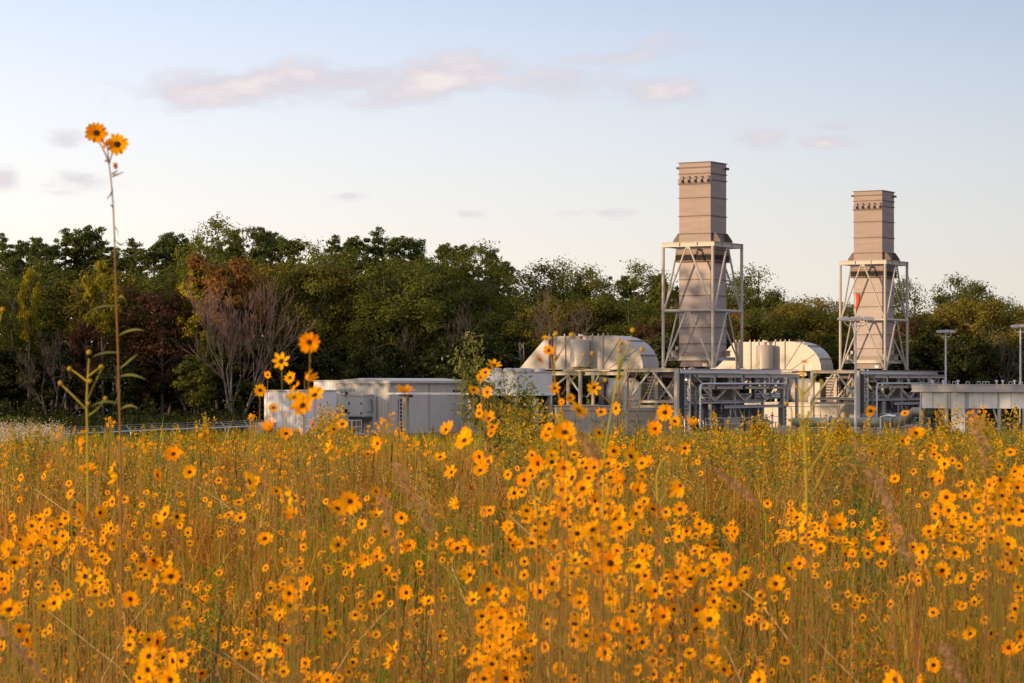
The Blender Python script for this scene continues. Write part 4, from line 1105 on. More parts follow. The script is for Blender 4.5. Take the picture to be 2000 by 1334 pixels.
# ------------------------------------------------------------------ meadow grasses (uncountable)
TONES = np.array([(.76,.42,.09), (.64,.19,.025), (.38,.35,.025), (.20,.34,.02), (.90,.50,.02), (.62,.29,.11), (.15,.075,.02)])
def tone_weights(x, y):
    n1 = np.sin(x*.9+1.2*np.sin(y*.5)) * np.cos(y*.33+.6*x*.3); n2 = np.sin(x*.37-y*.21+2) + .6*np.sin(x*1.7+y*.6); n3 = np.sin(y*.13+x*.2+4)
    u = x / np.maximum(y, 1) * 5   # -1..1 across the meadow
    near = np.clip((14-y)/8, 0, 1); far = np.clip((y-35)/30, 0, 1)
    mid = np.clip((45-y)/25, 0, 1); w = np.stack([1.15+.3*n1, (.75+.75*np.clip(n2, -1, 1))*(1-far*.6)*(.7+.6*mid), (1.0+.7*n3+.7*far)*(1-.3*mid), (.75-.7*n1+.5*far)*(1-.25*mid), .55+.4*n2*n1+.4*far, .3+.3*np.clip(n1-n2, 0, 1), .75+.2*near], 1)
    return np.clip(w, .03, None)**1.9
def grass(name, bands, label):
    V = []; Fq = []; Cc = []; base = 0
    for (d0, d1, n, h0, h1, w0, seg) in bands:
        y = np.sqrt(rng.uniform(d0*d0, d1*d1, n)); x = (rng.uniform(-1, 1, n)) * (.212*y + .7)
        # tufted: pull blades towards tuft centres
        g = .30 + y*.004; jx = (np.round(x/g) + .35*np.sin(np.round(y/g)*7.1))*g; jy = np.round(y/g)*g
        k = rng.uniform(.25, .95, n); x = x*k + (jx + rng.normal(size=n)*g*.12)*(1-k); y = y*k + (jy + rng.normal(size=n)*g*.12)*(1-k)
        tall = rng.uniform(0, 1, n) < .16
        patch = .80 + .26*np.sin(x*.6+y*.45) + .22*np.sin(x*1.9-y*.8+1)
        h = rng.uniform(h0, h1, n) * np.clip(patch, .5, 1.3) * np.where(tall, 1.28, 1)
        a = rng.uniform(0, 2*np.pi, n); lean = h * rng.gamma(1.4, .24, n)
        dx, dy = np.cos(a)*lean + .05*h, np.sin(a)*lean*.7
        w = w0 * rng.uniform(.55, 1.5, n) * np.maximum(1, y/ (d0+.5) *.9)
        ang = rng.uniform(-.9, .9, n); wx, wy = np.cos(ang)*w/2, np.sin(ang)*w/2
        z0 = gz(x, y) - .02
        ts = np.linspace(0, 1, seg+1); rows = []
        for t in ts:
            q = t**2.1; cxy = np.stack([x + dx*q, y + dy*q, z0 + h*(t - .16*t**3*np.clip(lean/h, 0, 1.2)*2)], 1)
            ww = (1 - t)**.7 * .95 + .05; o = np.stack([wx*ww, wy*ww, np.zeros(n)], 1); rows += [cxy - o, cxy + o]
        v = np.stack(rows, 1)  # n, 2(seg+1), 3
        k = 2*(seg+1); idx = base + np.arange(n)[:, None]*k
        for s in range(seg): Fq.append(np.stack([idx[:, 0]+2*s, idx[:, 0]+2*s+1, idx[:, 0]+2*s+3, idx[:, 0]+2*s+2], 1))
        wts = tone_weights(x, y); cw = np.cumsum(wts/wts.sum(1, keepdims=True), 1); pick = (rng.uniform(0, 1, (n, 1)) > cw).sum(1).clip(0, 6)
        c = TONES[pick] * np.where(y < 40, .74, .9)[:, None] * np.where(rng.uniform(0, 1, (n, 1)) < .10, 1.7, rng.uniform(.3, 1.3, (n, 1))) * (1 + .22*np.sin(x*2.1+y*.7)*np.sin(x*.8-y*.9))[:, None]
        V.append(v.reshape(-1, 3)); Cc.append(np.repeat(c, k, 0)); base += n*k
    me = np_mesh(name, np.concatenate(V), np.concatenate(Fq), [M['grass']], None, np.concatenate(Cc))
    return tag(link_mesh(name, me), label, 'grass', None, 'stuff')
grass('meadow_grass', [
 (3.6, 9, 2600, .35, .9, .0036, 3), (9, 13, 12000, .35, .85, .0042, 3), (13, 22, 54000, .3, .85, .0046, 3), (22, 42, 76000, .45, .95, .0075, 3), (42, 90, 95000, .4, 1.2, .015, 2), (90, 115, 30000, .3, .75, .034, 2), (115, 186, 40000, .2, .48, .045, 2)],
 'thick meadow grasses in tan, russet and olive covering the slope')

def seed_heads():
    """fluffy seed spikes of the russet grass: short hairs up thin culms"""
    n = 4200; y = np.sqrt(rng.uniform(9**2, 60**2, n)) ; x = rng.uniform(-1, 1, n)*(.21*y+.6)
    h = rng.uniform(.8, 1.25, n); z0 = gz(x, y); ln = rng.normal(size=(n, 2))*.09
    k = 34; t = rng.uniform(.45, 1.0, (n, k)); cx = x[:, None]+ln[:, :1]*t**2; cy = y[:, None]+ln[:, 1:]*t**2; cz = z0[:, None]+h[:, None]*t
    P = np.stack([cx, cy, cz], -1).reshape(-1, 3) + rng.normal(size=(n*k, 3))*.012
    s = np.repeat(.014+.0006*y, k)
    v, f = leaf_quads(P, s, .28, (0, 0, 1), .0)
    ca = TONES[rng.choice([0, 5, 1, 6], n)]*rng.uniform(.6, 1.1, (n, 1)); c = np.repeat(np.repeat(ca, k, 0), 4, 0)
    o = link_mesh('grass_seed_spikes', np_mesh('grass_seed_spikes', v, f, [M['grass']], None, c)); tag(o, 'feathery pinkish tan grass seed spikes scattered over the meadow', 'grass', None, 'stuff')
seed_heads()

def loose_stalks():
    n = 5200; y = np.sqrt(rng.uniform(8**2, 70**2, n)); x = rng.uniform(-1, 1, n)*(.21*y+.6); h = rng.uniform(.45, 1.25, n); z0 = gz(x, y)
    a = rng.uniform(0, 2*np.pi, n); L = h*rng.uniform(.15, 1.1, n); ex = np.cos(a)*L; ey = np.sin(a)*L*.5
    w = (.0016+.00022*y)*rng.uniform(.6, 1.5, n); rows = []
    for t in (0, .33, .66, 1):
        c = np.stack([x+ex*t**1.6, y+ey*t**1.6, z0+h*(t-.18*t*t)], 1); o = np.stack([w*(1-.7*t), np.zeros(n), w*.5*(1-.7*t)], 1); rows += [c-o, c+o]
    v = np.stack(rows, 1); idx = np.arange(n)*8; f = np.concatenate([np.stack([idx+2*s, idx+2*s+1, idx+2*s+3, idx+2*s+2], 1) for s in range(3)])
    pal = np.array([(.68,.46,.20), (.40,.16,.05), (.30,.30,.05), (.55,.30,.08), (.16,.07,.035)]); c = pal[rng.integers(0, 5, n)]*rng.uniform(.7, 1.3, (n, 1))
    tag(link_mesh('loose_stalks', np_mesh('loose_stalks', v.reshape(-1, 3), f, [M['grass']], None, np.repeat(c, 8, 0))), 'loose bent straws and stalks leaning every way through the grass', 'stalks', None, 'stuff')
loose_stalks()

def broad_weeds():
    """leafy weeds low in the sward"""
    n = 1100; y = np.sqrt(rng.uniform(7**2, 60**2, n)); x = rng.uniform(-1, 1, n)*(.21*y+.6); k = 60
    hh = rng.uniform(.35, .8, n); P = np.stack([x, y, gz(x, y)], 1); cen = np.repeat(P, k, 0); t = rng.uniform(.25, 1, n*k)
    r = .10+.002*np.repeat(y, k); cen[:, 0] += rng.normal(size=n*k)*r; cen[:, 1] += rng.normal(size=n*k)*r; cen[:, 2] += t*np.repeat(hh, k)
    v, f = leaf_quads(cen, np.repeat(.03+.0012*y, k), .4, (0, 0, 1), .1)
    return tag(link_mesh('meadow_weeds', np_mesh('meadow_weeds', v, f, [M['bright_green']])), 'fresh green leafy weeds low among the grasses', 'weeds', None, 'stuff')
broad_weeds()

def goldenrod():
    nc = 330; cpx = rng.uniform(-60, 2060, nc); cy = np.sqrt(rng.uniform(32**2, 150**2, nc)); n = 1700; w_ = rng.integers(0, nc, n)
    y = cy[w_] + rng.normal(size=n)*1.4; x = (cpx[w_]-1000)/F*cy[w_] + rng.normal(size=n)*.9; px = x/y*F+1000
    dens = .45 + .35*np.sin(px*.013+1.0) + .25*np.sin(px*.041) + np.where(px > 1240, .3, 0) + np.where((px > 300) & (px < 560), .25, 0) - np.where(px < 140, .5, 0)
    keep = rng.uniform(0, 1, n) < dens; x, y = x[keep], y[keep]
    m_ = 650; cp = rng.choice([60, 180, 290, 400, 470, 640, 1010, 1050, 1100, 1200, 1260, 1330, 1390, 1470, 1530, 1590, 1640, 1730, 1815, 1905, 1940, 1990], m_) + rng.normal(size=m_)*22; cy2 = rng.uniform(36, 60, m_)
    nt_ = len(x); x = np.concatenate([x, (cp-1000)/F*cy2]); y = np.concatenate([y, cy2]); n = len(x)
    h = rng.uniform(.7, 1.35, n)*np.where(y > 100, .8, 1); h[nt_:] = rng.uniform(.9, 1.5, n-nt_)*(1+.28*np.sin(x[nt_:]*2.3+y[nt_:]*.2))*np.where(x[nt_:]/y[nt_:]*F > -500, 1, .85); z0 = gz(x, y); top = np.stack([x + rng.normal(size=n)*.1, y, z0 + h], 1)
    k = 70; sz = .26 + .22*rng.uniform(0, 1, n)
    t = rng.uniform(0, 1, (n, k))**1.3; a = rng.uniform(0, 2*np.pi, (n, k)); nb = np.floor(a/ (2*np.pi/7))*(2*np.pi/7)+rng.normal(size=(n, k))*.12
    rad = (1-t)*sz[:, None]*.55*rng.uniform(.2, 1, (n, k)); 
    P = np.stack([top[:, :1]+np.cos(nb)*rad, top[:, 1:2]+np.sin(nb)*rad, top[:, 2:]-sz[:, None]*1.3*(1-t)+.3*rad], -1).reshape(-1, 3)
    v, f = leaf_quads(P, np.repeat(.022+.00052*y, k), .8)
    o = link_mesh('goldenrod', np_mesh('goldenrod', v, f, [M['golden']])); tag(o, 'hazy golden goldenrod plumes in drifts across the far meadow', 'goldenrod', None, 'stuff')
    # their stems and fine leaves
    k = 110; t = rng.uniform(.1, 1.05, n*k); P = np.repeat(np.stack([x, y, z0], 1), k, 0); P[:, 2] += t*np.repeat(h, k)*.85; r = .05+.05*(1-t); P[:, 0] += rng.normal(size=n*k)*r; P[:, 1] += rng.normal(size=n*k)*r
    v, f = leaf_quads(P, np.repeat(.05+.0007*y, k), .28, (0, 0, 1), .0)
    o = link_mesh('goldenrod_leaves', np_mesh('goldenrod_leaves', v, f, [M['fennel']])); tag(o, 'fine green leaves under the goldenrod plumes', 'weeds', None, 'stuff')
goldenrod()

def white_weeds():
    n = 200; px = np.concatenate([rng.uniform(-60, 105, 170), rng.uniform(60, 120, 30)]); y = rng.uniform(75, 105, n); x = (px-1000)/F*y; k = 60
    P = np.repeat(np.stack([x, y, gz(x, y)+1.0], 1), k, 0) + rng.normal(size=(n*k, 3))*np.array([.22, .22, .20])
    v, f = leaf_quads(P, .055, .8)
    return tag(link_mesh('white_weeds', np_mesh('white_weeds', v, f, [M['white_bloom']])), 'pale fluffy seed weeds at the left edge of the meadow', 'weeds', None, 'stuff')
white_weeds()
# ------------------------------------------------------------------ flowers
TILES = {
'A': (0, 800, '650,280,115;680,468,115;892,455,100;930,510,105;1355,350,110;1225,515,95;1482,490,90;1940,565,150;1865,728,85;1880,848,90;1785,825,80;553,658,85;615,795,105;880,720,85;780,805,90;1110,745,50;1293,820,120;1380,832,110;1220,840,60;1230,893,85;870,928,90;97,850,70;215,873,85;263,885,65;368,808,85;472,900,90;510,850,80;615,885,70;645,940,45;610,978,35;705,968,60;128,985,90;355,993,95;432,1040,95;245,1060,125;60,1065,90;1010,990,75;1150,990,60;715,1052,60;805,1025,70;518,1042,70;885,1065,75;20,965,35;930,650,50'),
'B': (500, 800, '0,560,80;292,668,150;205,690,80;157,632,75;498,607,80;738,715,150;640,778,130;300,825,100;585,290,100;952,265,95;875,350,90;437,120,85;115,165,125;235,190,90;675,115,85;605,155,85;1510,128,85;1487,158,90;1823,73,95;1843,140,80;1840,185,70;1745,30,70;1632,175,80;1630,243,140;1440,375,90;1747,368,95;1818,405,85;1530,492,95;1753,477,100;1580,738,90;1565,745,70;1790,797,85;1828,790,85;935,640,80;1012,672,75;952,708,80;938,828,95;1138,845,90;828,895,85;1010,950,80;1415,820,45;1500,940,70;1963,935,85;1990,665,80;415,400,80;490,520,60;70,1010,110;335,1030,100;640,1060,110;710,1030,70;1200,1063,90;1380,1065,80;1675,1045,125;1525,1050,90;1830,1068,60;1980,1020,90;913,975,40;370,5,120;115,55,55;235,40,40'),
'C': (1000, 800, '517,12,140;413,183,150;375,293,100;288,125,62;1195,22,110;1172,40,70;1270,93,85;1120,152,105;1397,130,95;815,195,65;777,265,45;875,288,35;207,420,125;157,357,75;313,412,110;405,458,110;475,537,140;388,577,100;540,422,110;577,458,80;665,435,95;752,425,115;830,445,60;737,527,80;790,490,60;925,367,120;1067,425,95;95,552,100;78,645,70;15,650,90;290,518,50;552,622,140;700,670,100;648,717,95;437,705,100;402,778,120;280,797,110;408,877,80;510,853,75;620,850,100;632,943,140;887,550,110;950,600,60;983,632,100;770,640,60;825,655,70;887,785,110;825,825,90;968,817,100;1100,782,110;1160,860,110;842,928,120;1258,937,110;1305,993,90;1323,590,130;1315,780,105;1352,300,90;1452,408,45;1503,977,110;1713,905,85;510,970,110;483,1048,90;152,1045,100;325,1065,110;1025,1025,70;1215,1020,55;1135,1035,80;840,1045,90;680,1060,120;215,1070,90;1075,960,70;150,720,40;50,805,40;1215,395,35;890,430,50;0,1060,90;1520,1060,100;1020,745,30'),
'D': (1500, 800, '1155,185,105;1047,245,85;1095,240,70;813,343,65;993,542,78;800,10,85;1070,30,65;1310,40,45;1295,348,65;1197,370,55;1300,300,55;1335,375,60;1380,425,90;1440,398,60;1490,440,62;1360,500,40;1395,300,50;1545,385,35;1280,545,95;1345,560,90;1395,683,110;1350,760,90;1415,790,100;1440,830,80;1438,920,115;1805,545,125;1735,590,105;1990,490,95;1948,610,95;1932,720,85;1830,640,60;1540,680,90;1780,760,60;1870,730,70;1905,780,90;1330,918,90;1260,955,95;1670,915,95;1700,950,80;1765,1005,75;1875,1055,110;1690,1045,70;225,845,90;330,840,60;455,835,80;195,895,70;300,905,120;563,900,120;450,940,110;97,955,80;187,993,105;287,1022,85;503,1010,75;595,1020,60;787,1005,90;895,1042,105;692,1060,90;65,1045,55;405,1060,70;30,995,60;725,905,40;1300,1060,50;1205,1065,60;1985,890,60;1930,950,50'),
'E': (0, 1064, '75,35,110;218,45,70;110,135,100;15,270,90;38,345,100;70,512,150;97,570,80;147,675,110;205,745,110;15,797,90;337,482,85;425,457,110;508,167,70;565,52,62;375,570,50;668,248,130;760,200,70;795,225,70;785,297,90;743,367,90;825,355,70;1065,130,80;997,187,50;1100,190,75;1133,227,68;1200,118,110;1350,120,120;1255,180,60;1332,250,130;1237,315,130;1020,422,120;1465,325,60;1075,305,50;1610,415,68;1340,435,60;1300,500,55;1478,505,100;1405,610,80;1465,595,60;1830,307,50;1808,400,55;1790,430,50;1220,757,135;1165,873,140;1110,900,80;1000,933,110;1158,975,140;1282,840,60;1320,840,90;1355,907,130;1475,855,85;1335,1055,150;1600,900,60;1712,912,70;1573,1000,90;1863,858,85;1922,850,90;1942,703,75;1917,765,80;1965,790,55;1090,745,55;1475,755,50;1022,785,50;1040,830,60;325,1055,55;1180,1040,80;1110,1060,100;10,900,40;610,140,50;1240,660,35;260,680,40;330,180,50;1825,485,35'),
'F': (500, 1064, '510,65,75;335,132,75;75,182,60;118,320,70;288,290,110;400,305,100;562,185,90;655,155,90;773,202,105;755,100,95;865,115,100;945,95,90;1018,195,80;1145,30,85;1200,10,70;1280,213,65;1520,128,75;1575,28,100;1690,20,90;1775,50,80;1762,155,90;1675,238,125;1873,220,130;1812,350,130;1958,397,110;1698,435,115;1083,250,75;1135,280,50;1100,370,95;1178,375,100;1290,370,50;1350,440,95;980,325,50;260,380,110;260,478,110;350,485,60;455,365,60;425,520,90;188,553,90;530,515,75;18,400,60;960,400,85;915,462,75;815,480,60;775,550,85;1215,530,65;1365,530,55;575,688,90;585,640,50;665,725,55;940,703,75;1060,630,55;1135,595,50;1435,715,90;1073,835,100;1105,800,90;1055,920,110;1350,855,60;1383,925,38;1168,935,35;790,828,50;105,828,110;215,830,100;225,750,95;300,770,70;20,885,80;68,980,90;215,930,70;385,925,85;410,1020,70;495,1045,110;560,1060,100;650,1040,70;795,1020,50;1620,828,70;1765,562,115;1885,537,110;1995,540,90;1820,660,80;1905,638,90;1950,735,105;1775,737,90;1820,797,95;1727,815,90;1793,850,90;1990,850,95;1780,910,95;1730,880,100;1905,980,90;1800,1015,110;1953,1043,110;1710,1060,100;1850,900,80;1995,690,70;1750,775,80;1860,1060,80;25,700,50'),
'G': (1000, 1064, '213,25,90;325,12,95;490,10,80;97,132,75;207,122,85;492,125,115;327,182,105;592,65,100;675,38,110;590,145,85;667,155,105;675,215,100;770,145,150;820,50,100;1045,85,100;987,172,135;470,223,110;215,292,90;320,305,110;218,365,115;825,317,115;747,377,110;843,427,105;980,275,40;1010,342,95;1122,362,130;1225,388,80;1280,260,120;1392,258,115;1313,147,125;1305,372,100;1493,203,120;1585,190,80;1510,42,95;1580,103,70;1657,120,130;1620,245,90;1708,312,115;1430,50,80;50,435,110;78,512,85;5,540,70;335,452,85;458,422,65;527,453,110;570,400,50;735,468,60;912,508,90;970,598,90;1098,512,120;1190,563,130;1265,508,90;1045,642,80;1113,687,120;917,683,120;825,627,110;533,617,105;277,618,85;320,610,70;55,630,90;10,690,110;152,753,105;262,800,85;100,805,50;480,743,110;545,788,90;713,742,105;728,842,115;825,808,100;918,805,120;1165,830,90;1337,748,90;1433,652,110;1543,588,150;1550,500,90;1630,500,100;1577,445,100;1693,435,75;1440,510,100;1635,690,80;1580,830,110;1567,925,120;1560,760,90;1653,980,105;1855,595,75;1970,632,80;1930,580,60;1940,475,90;52,912,90;370,970,100;487,1055,95;610,970,50;630,1010,60;820,1030,75;855,1055,70;1060,1055,60;1250,1060,110;1310,1060,90;1410,965,70;1408,930,50;1410,1070,80;1950,960,80;1945,885,45;1930,1060,130;10,975,90;15,1070,110;5,850,80;1720,755,35;1655,785,50;712,565,40;1215,655,40;50,210,30'),
'H': (1500, 1064, '60,308,125;163,187,90;247,148,95;215,255,60;158,400,70;48,418,55;412,32,80;265,35,70;660,70,75;600,75,90;780,70,75;620,160,50;885,150,85;475,315,65;625,388,60;525,483,62;677,468,75;795,445,70;160,500,45;282,572,70;145,590,60;1035,310,50;1000,320,50;1125,243,70;1228,240,125;1210,55,100;1362,202,110;1300,100,60;1458,65,100;1437,105,50;1540,105,60;1662,192,70;1640,255,80;1510,265,90;1838,175,90;1898,143,95;1885,233,95;1980,120,80;1945,305,55;1345,425,90;1283,345,50;1290,530,85;1520,483,75;1595,600,50;1238,645,50;830,660,60;655,713,50;1400,710,60;1465,690,60;1580,700,100;1738,690,100;1905,575,85;1930,500,90;1970,717,95;1880,805,100;1903,840,90;1968,800,90;130,905,75;340,875,50;425,1010,60;420,1058,50;1325,835,60;1295,940,100;1270,970,60;925,965,55;825,1048,40;1000,1055,150;1150,1060,100;1170,1015,45;1760,895,80;1640,1040,60;10,640,60;870,20,70;975,655,35;1990,1040,40')}
HIGH = [(605,668,36),(550,706,30),(523,732,14),(508,762,22),(567,738,22),(596,741,24),(578,758,24),(577,778,34),(592,793,36),(615,773,34),(534,797,18),(789,765,30),(965,714,24),(948,728,20),(939,737,16),(925,762,22),(952,766,20),(1160,757,24),(937,796,18),(1300,803,22)]
FL = [(x, y, s) for x, y, s in HIGH]
for k, (tx, ty, st) in TILES.items():
    for q in st.split(';'):
        a, b, c = q.split(','); FL.append((tx + float(a)/4, ty + float(b)/4, float(c)/4))
FL = [(x, y, s*1.32) for x, y, s in FL]
FL.sort(key=lambda f: -f[2])
rf = random.Random(17)
def head_proto(i):
    """ray flower, unit diameter, facing +z"""
    rr = random.Random(100 + i); npet = rr.choice([11, 12, 13, 14]) if i < 8 else rr.choice([7, 9]); m = MB()
    for k in range(npet):
        a = 2*math.pi*(k + rr.uniform(-.16, .16))/npet; L = .5*rr.uniform(.88, 1.04); w = rr.uniform(.088, .112); cup = rr.uniform(.02, .24) if i < 10 else rr.uniform(.35, .7); tw = rr.uniform(-.25, .25)
        ca, sa = math.cos(a), math.sin(a); vs = []
        prof = [(.09, .45), (.22, .9), (.34, 1.0), (.44, .72), (.5, .08)]
        for (r_, ww) in prof:
            r2 = r_*L/.5; z = cup*(r2/.5)**1.3 - .10*max(0, r2-.34)
            for s in (-1, 0, 1):
                y = s*w*ww; zz = z + abs(s)*.018 + s*tw*w*ww + rr.uniform(-.004, .004)
                vs.append((r2*ca - y*sa, r2*sa + y*ca, zz))
        fs = []
        for j in range(len(prof)-1):
            for s in range(2): fs.append((j*3+s, j*3+s+1, j*3+s+4, j*3+s+3))
        m.add(vs, fs)
    me = bpy.data.meshes.new('petals'); me.from_pydata(m.v, [], m.f); me.materials.append(M['petal']); me.polygons.foreach_set('use_smooth', [True]*len(me.polygons)); me.update()
    d = MB(); d.lathe((0, 0, 0), [(.08, -.01), (.13, .015), (.135, .045), (.10, .075), (.05, .09), (.01, .093)], 12)
    md = me_from(d, 'disc', M['disc'])
    b = MB(); b.lathe((0, 0, 0), [(.02, -.09), (.07, -.05), (.085, -.012), (.03, -.011)], 8)
    return me, md
HEADS = [head_proto(i) for i in range(13)]

def depth_of(px, py, s, D0):
    d = D0*F/s
    dy = (py - HOR)/F - .0134
    if dy > 0: d = min(d, 1.32/dy)
    return max(5.2, min(d, 60))
def facing(rr, side=None):
    n = Vector((-.20, -.80, .40)) + Vector((rr.gauss(0, .36), rr.gauss(0, .14), rr.gauss(0, .34)))
    if rr.random() < .10: n = Vector((rr.gauss(-.2, .5), -.25, .9))
    elif rr.random() < .16: n = Vector((rr.choice([-1, 1])*1.0, -.35, rr.uniform(-.3, .6)))
    return n.normalized()
NREG = [(0, 260, 'by the foot of the tall stem'), (260, 520, 'left of the white container'), (520, 760, 'below the buildings'), (760, 1000, 'below the flat canopy'), (1000, 1270, 'below the nearer hood'), (1270, 1480, 'under the nearer stack'), (1480, 1760, 'under the farther stack'), (1760, 2001, 'under the raised cooler')]
def flower_label(px, py, s, n):
    z = [q[2] for q in NREG if q[0] <= max(0, px) < q[1]] or [NREG[-1][2]]
    sz = 'big' if s > 36.5 else 'broad' if s > 31.5 else 'middling' if s > 26.5 else 'small'
    fc = 'open' if -n.y > .8 else 'tilted' if -n.y > .55 else 'side-on'
    row = 'near the horizon' if py < 860 else 'high in meadow' if py < 960 else 'mid meadow' if py < 1090 else 'lower meadow' if py < 1220 else 'bottom edge'
    return f'{sz} {fc} yellow flower {z[0]}, {row}'
def stem_tube(m, p0, p1, r, rr, n=4, seg=6):
    b = (p1 - p0)*.5 + p0 + Vector((rr.uniform(-.05, .05), rr.uniform(-.03, .03), 0)); pts = []
    for i in range(seg+1):
        t = i/seg; pts.append(p0*(1-t)**2 + b*2*t*(1-t) + p1*t*t)
    m.tube(pts, [r*1.25*(1-.45*i/seg) for i in range(seg+1)], n, cap=False); return pts
SHARED = {}
def make_flower(px, py, s, idx):
    rr = random.Random(idx*31 + 5); D0 = rr.uniform(.056, .072)
    d = depth_of(px, py, s, D0); D = s*d/F; p = wp(px, py, d); n = facing(rr)
    q = Vector((p.x + rr.uniform(-.10, .10), d + rr.uniform(-.06, .12), 0)); q.z = gzf(q.x, q.y)
    lab = flower_label(px, py, s, n)
    r = empty('yellow_flower', q, 0, lab, 'flower', 'yellow flowers on single stems in the near meadow')
    rel = p - q; rot = n.to_track_quat('Z', 'Y').to_euler(); hp = HEADS[rr.randrange(13)]
    back = rel - n*D*.03; m = MB()
    pts = stem_tube(m, Vector((0,0,-.02)), back - Vector((0,0,.05*D/.06)), .0019, rr); m.tube([pts[-1], back], .0017, 4, cap=False)
    stem = me_from(m, 'stem', M['stem_green' if rr.random() < .7 else 'stem_brown']); link_mesh('stem', stem, r)
    # narrow leaves up the stem
    nl = 9; c = []; vs = []; fs = []
    for k in range(nl):
        t = rr.uniform(.3, .95); i = min(5, int(t*6)); b = pts[i].lerp(pts[i+1], t*6-i); a = rr.uniform(0, 6.28); L = rr.uniform(.03, .075); o = len(vs)
        e = b + Vector((math.cos(a)*L, math.sin(a)*L, rr.uniform(.0, .04))); mi = (b+e)/2 + Vector((0, 0, .008)); wv = Vector((-math.sin(a), math.cos(a), 0))*.0028
        vs += [b, mi + wv, e, mi - wv]; fs.append((o, o+1, o+2, o+3))
    me = bpy.data.meshes.new('leaves'); me.from_pydata(vs, [], fs); me.materials.append(M['fennel']); link_mesh('leaves', me, r)
    for nm, mesh in (('petals', hp[0]), ('disc', hp[1])):
        o = link_mesh(nm, mesh, r); o.location = rel; o.rotation_euler = rot; o.rotation_euler.rotate_axis('Z', rr.uniform(0, 6.28)); o.scale = (D, D, D*rr.uniform(.8, 1.3))
for i, f in enumerate(FL[:300]): make_flower(*f, i)

def heads_mass(name, C, D, Nn, label):
    """many small ray flowers in one mesh"""
    n = len(C); C = np.asarray(C); D = np.asarray(D)[:, None]; Nn = np.asarray(Nn); Nn = Nn/np.linalg.norm(Nn, axis=1, keepdims=True)
    u = np.cross(Nn, np.tile([0, 0, 1.0], (n, 1))); u /= np.linalg.norm(u, axis=1, keepdims=True)+1e-9; w = np.cross(Nn, u)
    V = []; idx = []; mi = []; k = 11; ph = rng.uniform(0, 6.28, n)
    for j in range(k):
        a = (ph + 2*np.pi*(j + rng.uniform(-.15, .15, n))/k)[:, None]; dr = u*np.cos(a)+w*np.sin(a); pr = -u*np.sin(a)+w*np.cos(a); L = D*.5*rng.uniform(.85, 1.05, (n, 1))
        cup = Nn*L*rng.uniform(-.05, .3, (n, 1))
        V.append(np.stack([C+dr*L*.15, C+dr*L*.6+pr*L*.24+cup*.5, C+dr*L+cup, C+dr*L*.6-pr*L*.24+cup*.5], 1)); mi.append(np.zeros(n))
    h = []
    for j in range(6):
        a = 2*np.pi*j/6; h.append(C + (u*math.cos(a)+w*math.sin(a))*D*.135 + Nn*D*.06)
    V.append(np.stack([h[0], h[1], h[2], h[3]], 1)); mi.append(np.ones(n)); V.append(np.stack([h[0], h[3], h[4], h[5]], 1)); mi.append(np.ones(n))
    v = np.concatenate([q.reshape(-1, 3) for q in V]); f = np.arange(len(v)).reshape(-1, 4)
    o = link_mesh(name, np_mesh(name, v, f, [M['petal'], M['disc']], np.concatenate(mi))); return tag(o, label, 'flowers', None, 'stuff')
Cn, Dn, Nn_ = [], [], []
for i, (px, py, s) in enumerate(FL[300:]):
    rr = random.Random(i+900); d = depth_of(px, py, s, rr.uniform(.05, .068)); Cn.append(wp(px, py, d)[:]); Dn.append(s*d/F); Nn_.append(facing(rr)[:])
# the small far ones: sprays of heads
def spray(px, py, s, n, sx, sy):
    for _ in range(n):
        x = px + rf.gauss(0, sx); y = py + rf.gauss(0, sy); ss = s*rf.uniform(.75, 1.25); d = depth_of(x, y, ss, .055); d = min(d, 42)
        Cn.append(wp(x, y, d)[:]); Dn.append(ss*d/F); Nn_.append(facing(rf)[:])
for (px, py, n, sx, sy) in [(92,915,12,10,9),(130,935,6,8,8),(165,943,4,6,2),(195,920,7,8,6),(200,940,5,8,3),(205,958,6,6,6),(20,940,14,12,14),(8,910,6,5,10),(128,888,5,6,5),(115,845,9,6,6),(213,826,12,5,6),(168,838,5,4,4),(310,946,5,6,4),(345,918,4,8,8),
    (410,930,10,6,7),(440,940,18,12,14),(450,915,10,14,7),(465,955,8,8,6),(415,977,5,5,3),(445,983,4,6,3),(530,915,22,18,12),(575,880,18,14,10),(520,920,14,16,10),(565,935,16,14,8),(560,905,14,16,10),(630,875,14,14,8),(640,850,10,12,8),(645,900,8,10,8),(690,880,6,8,6),(675,925,5,5,8),(620,925,5,8,8),
    (510,945,8,12,8),(525,950,4,6,4),(750,825,14,12,8),(765,845,22,18,10),(790,850,10,8,4),(812,866,9,10,4),(740,838,8,10,8),(760,815,6,10,8),(655,812,7,8,5),(580,840,6,6,5),(820,866,5,8,4),
    (490,813,9,4,3),(495,820,5,4,4),(1295,870,5,4,6),(1320,830,9,8,5),(1310,872,6,8,8),(1318,890,4,6,6),(1350,900,8,12,6),(1375,890,5,6,4),(1353,918,8,8,6),(1400,942,4,5,6),(1360,960,3,8,4),(1480,910,5,14,5),
    (1810,890,6,12,8),(1905,820,14,12,8),(1915,815,10,10,6),(1900,810,8,6,5),(1930,900,8,14,10),(1540,880,7,30,10),(350,870,12,14,14),(400,860,16,20,16),(300,885,6,14,8),(270,870,8,12,6),(230,860,6,8,6),(430,880,12,14,12)]:
    spray(px, py, 7.0, n, sx, sy)
for _ in range(1100):
    px = rf.uniform(0, 2000); py = rf.triangular(848, 1010, 868); 
    if rf.random() > .35 + (.5 if 250 < px < 860 else 0): continue
    spray(px, py, rf.uniform(4, 7), rf.choice([1, 1, 2, 4]), 9, 5)
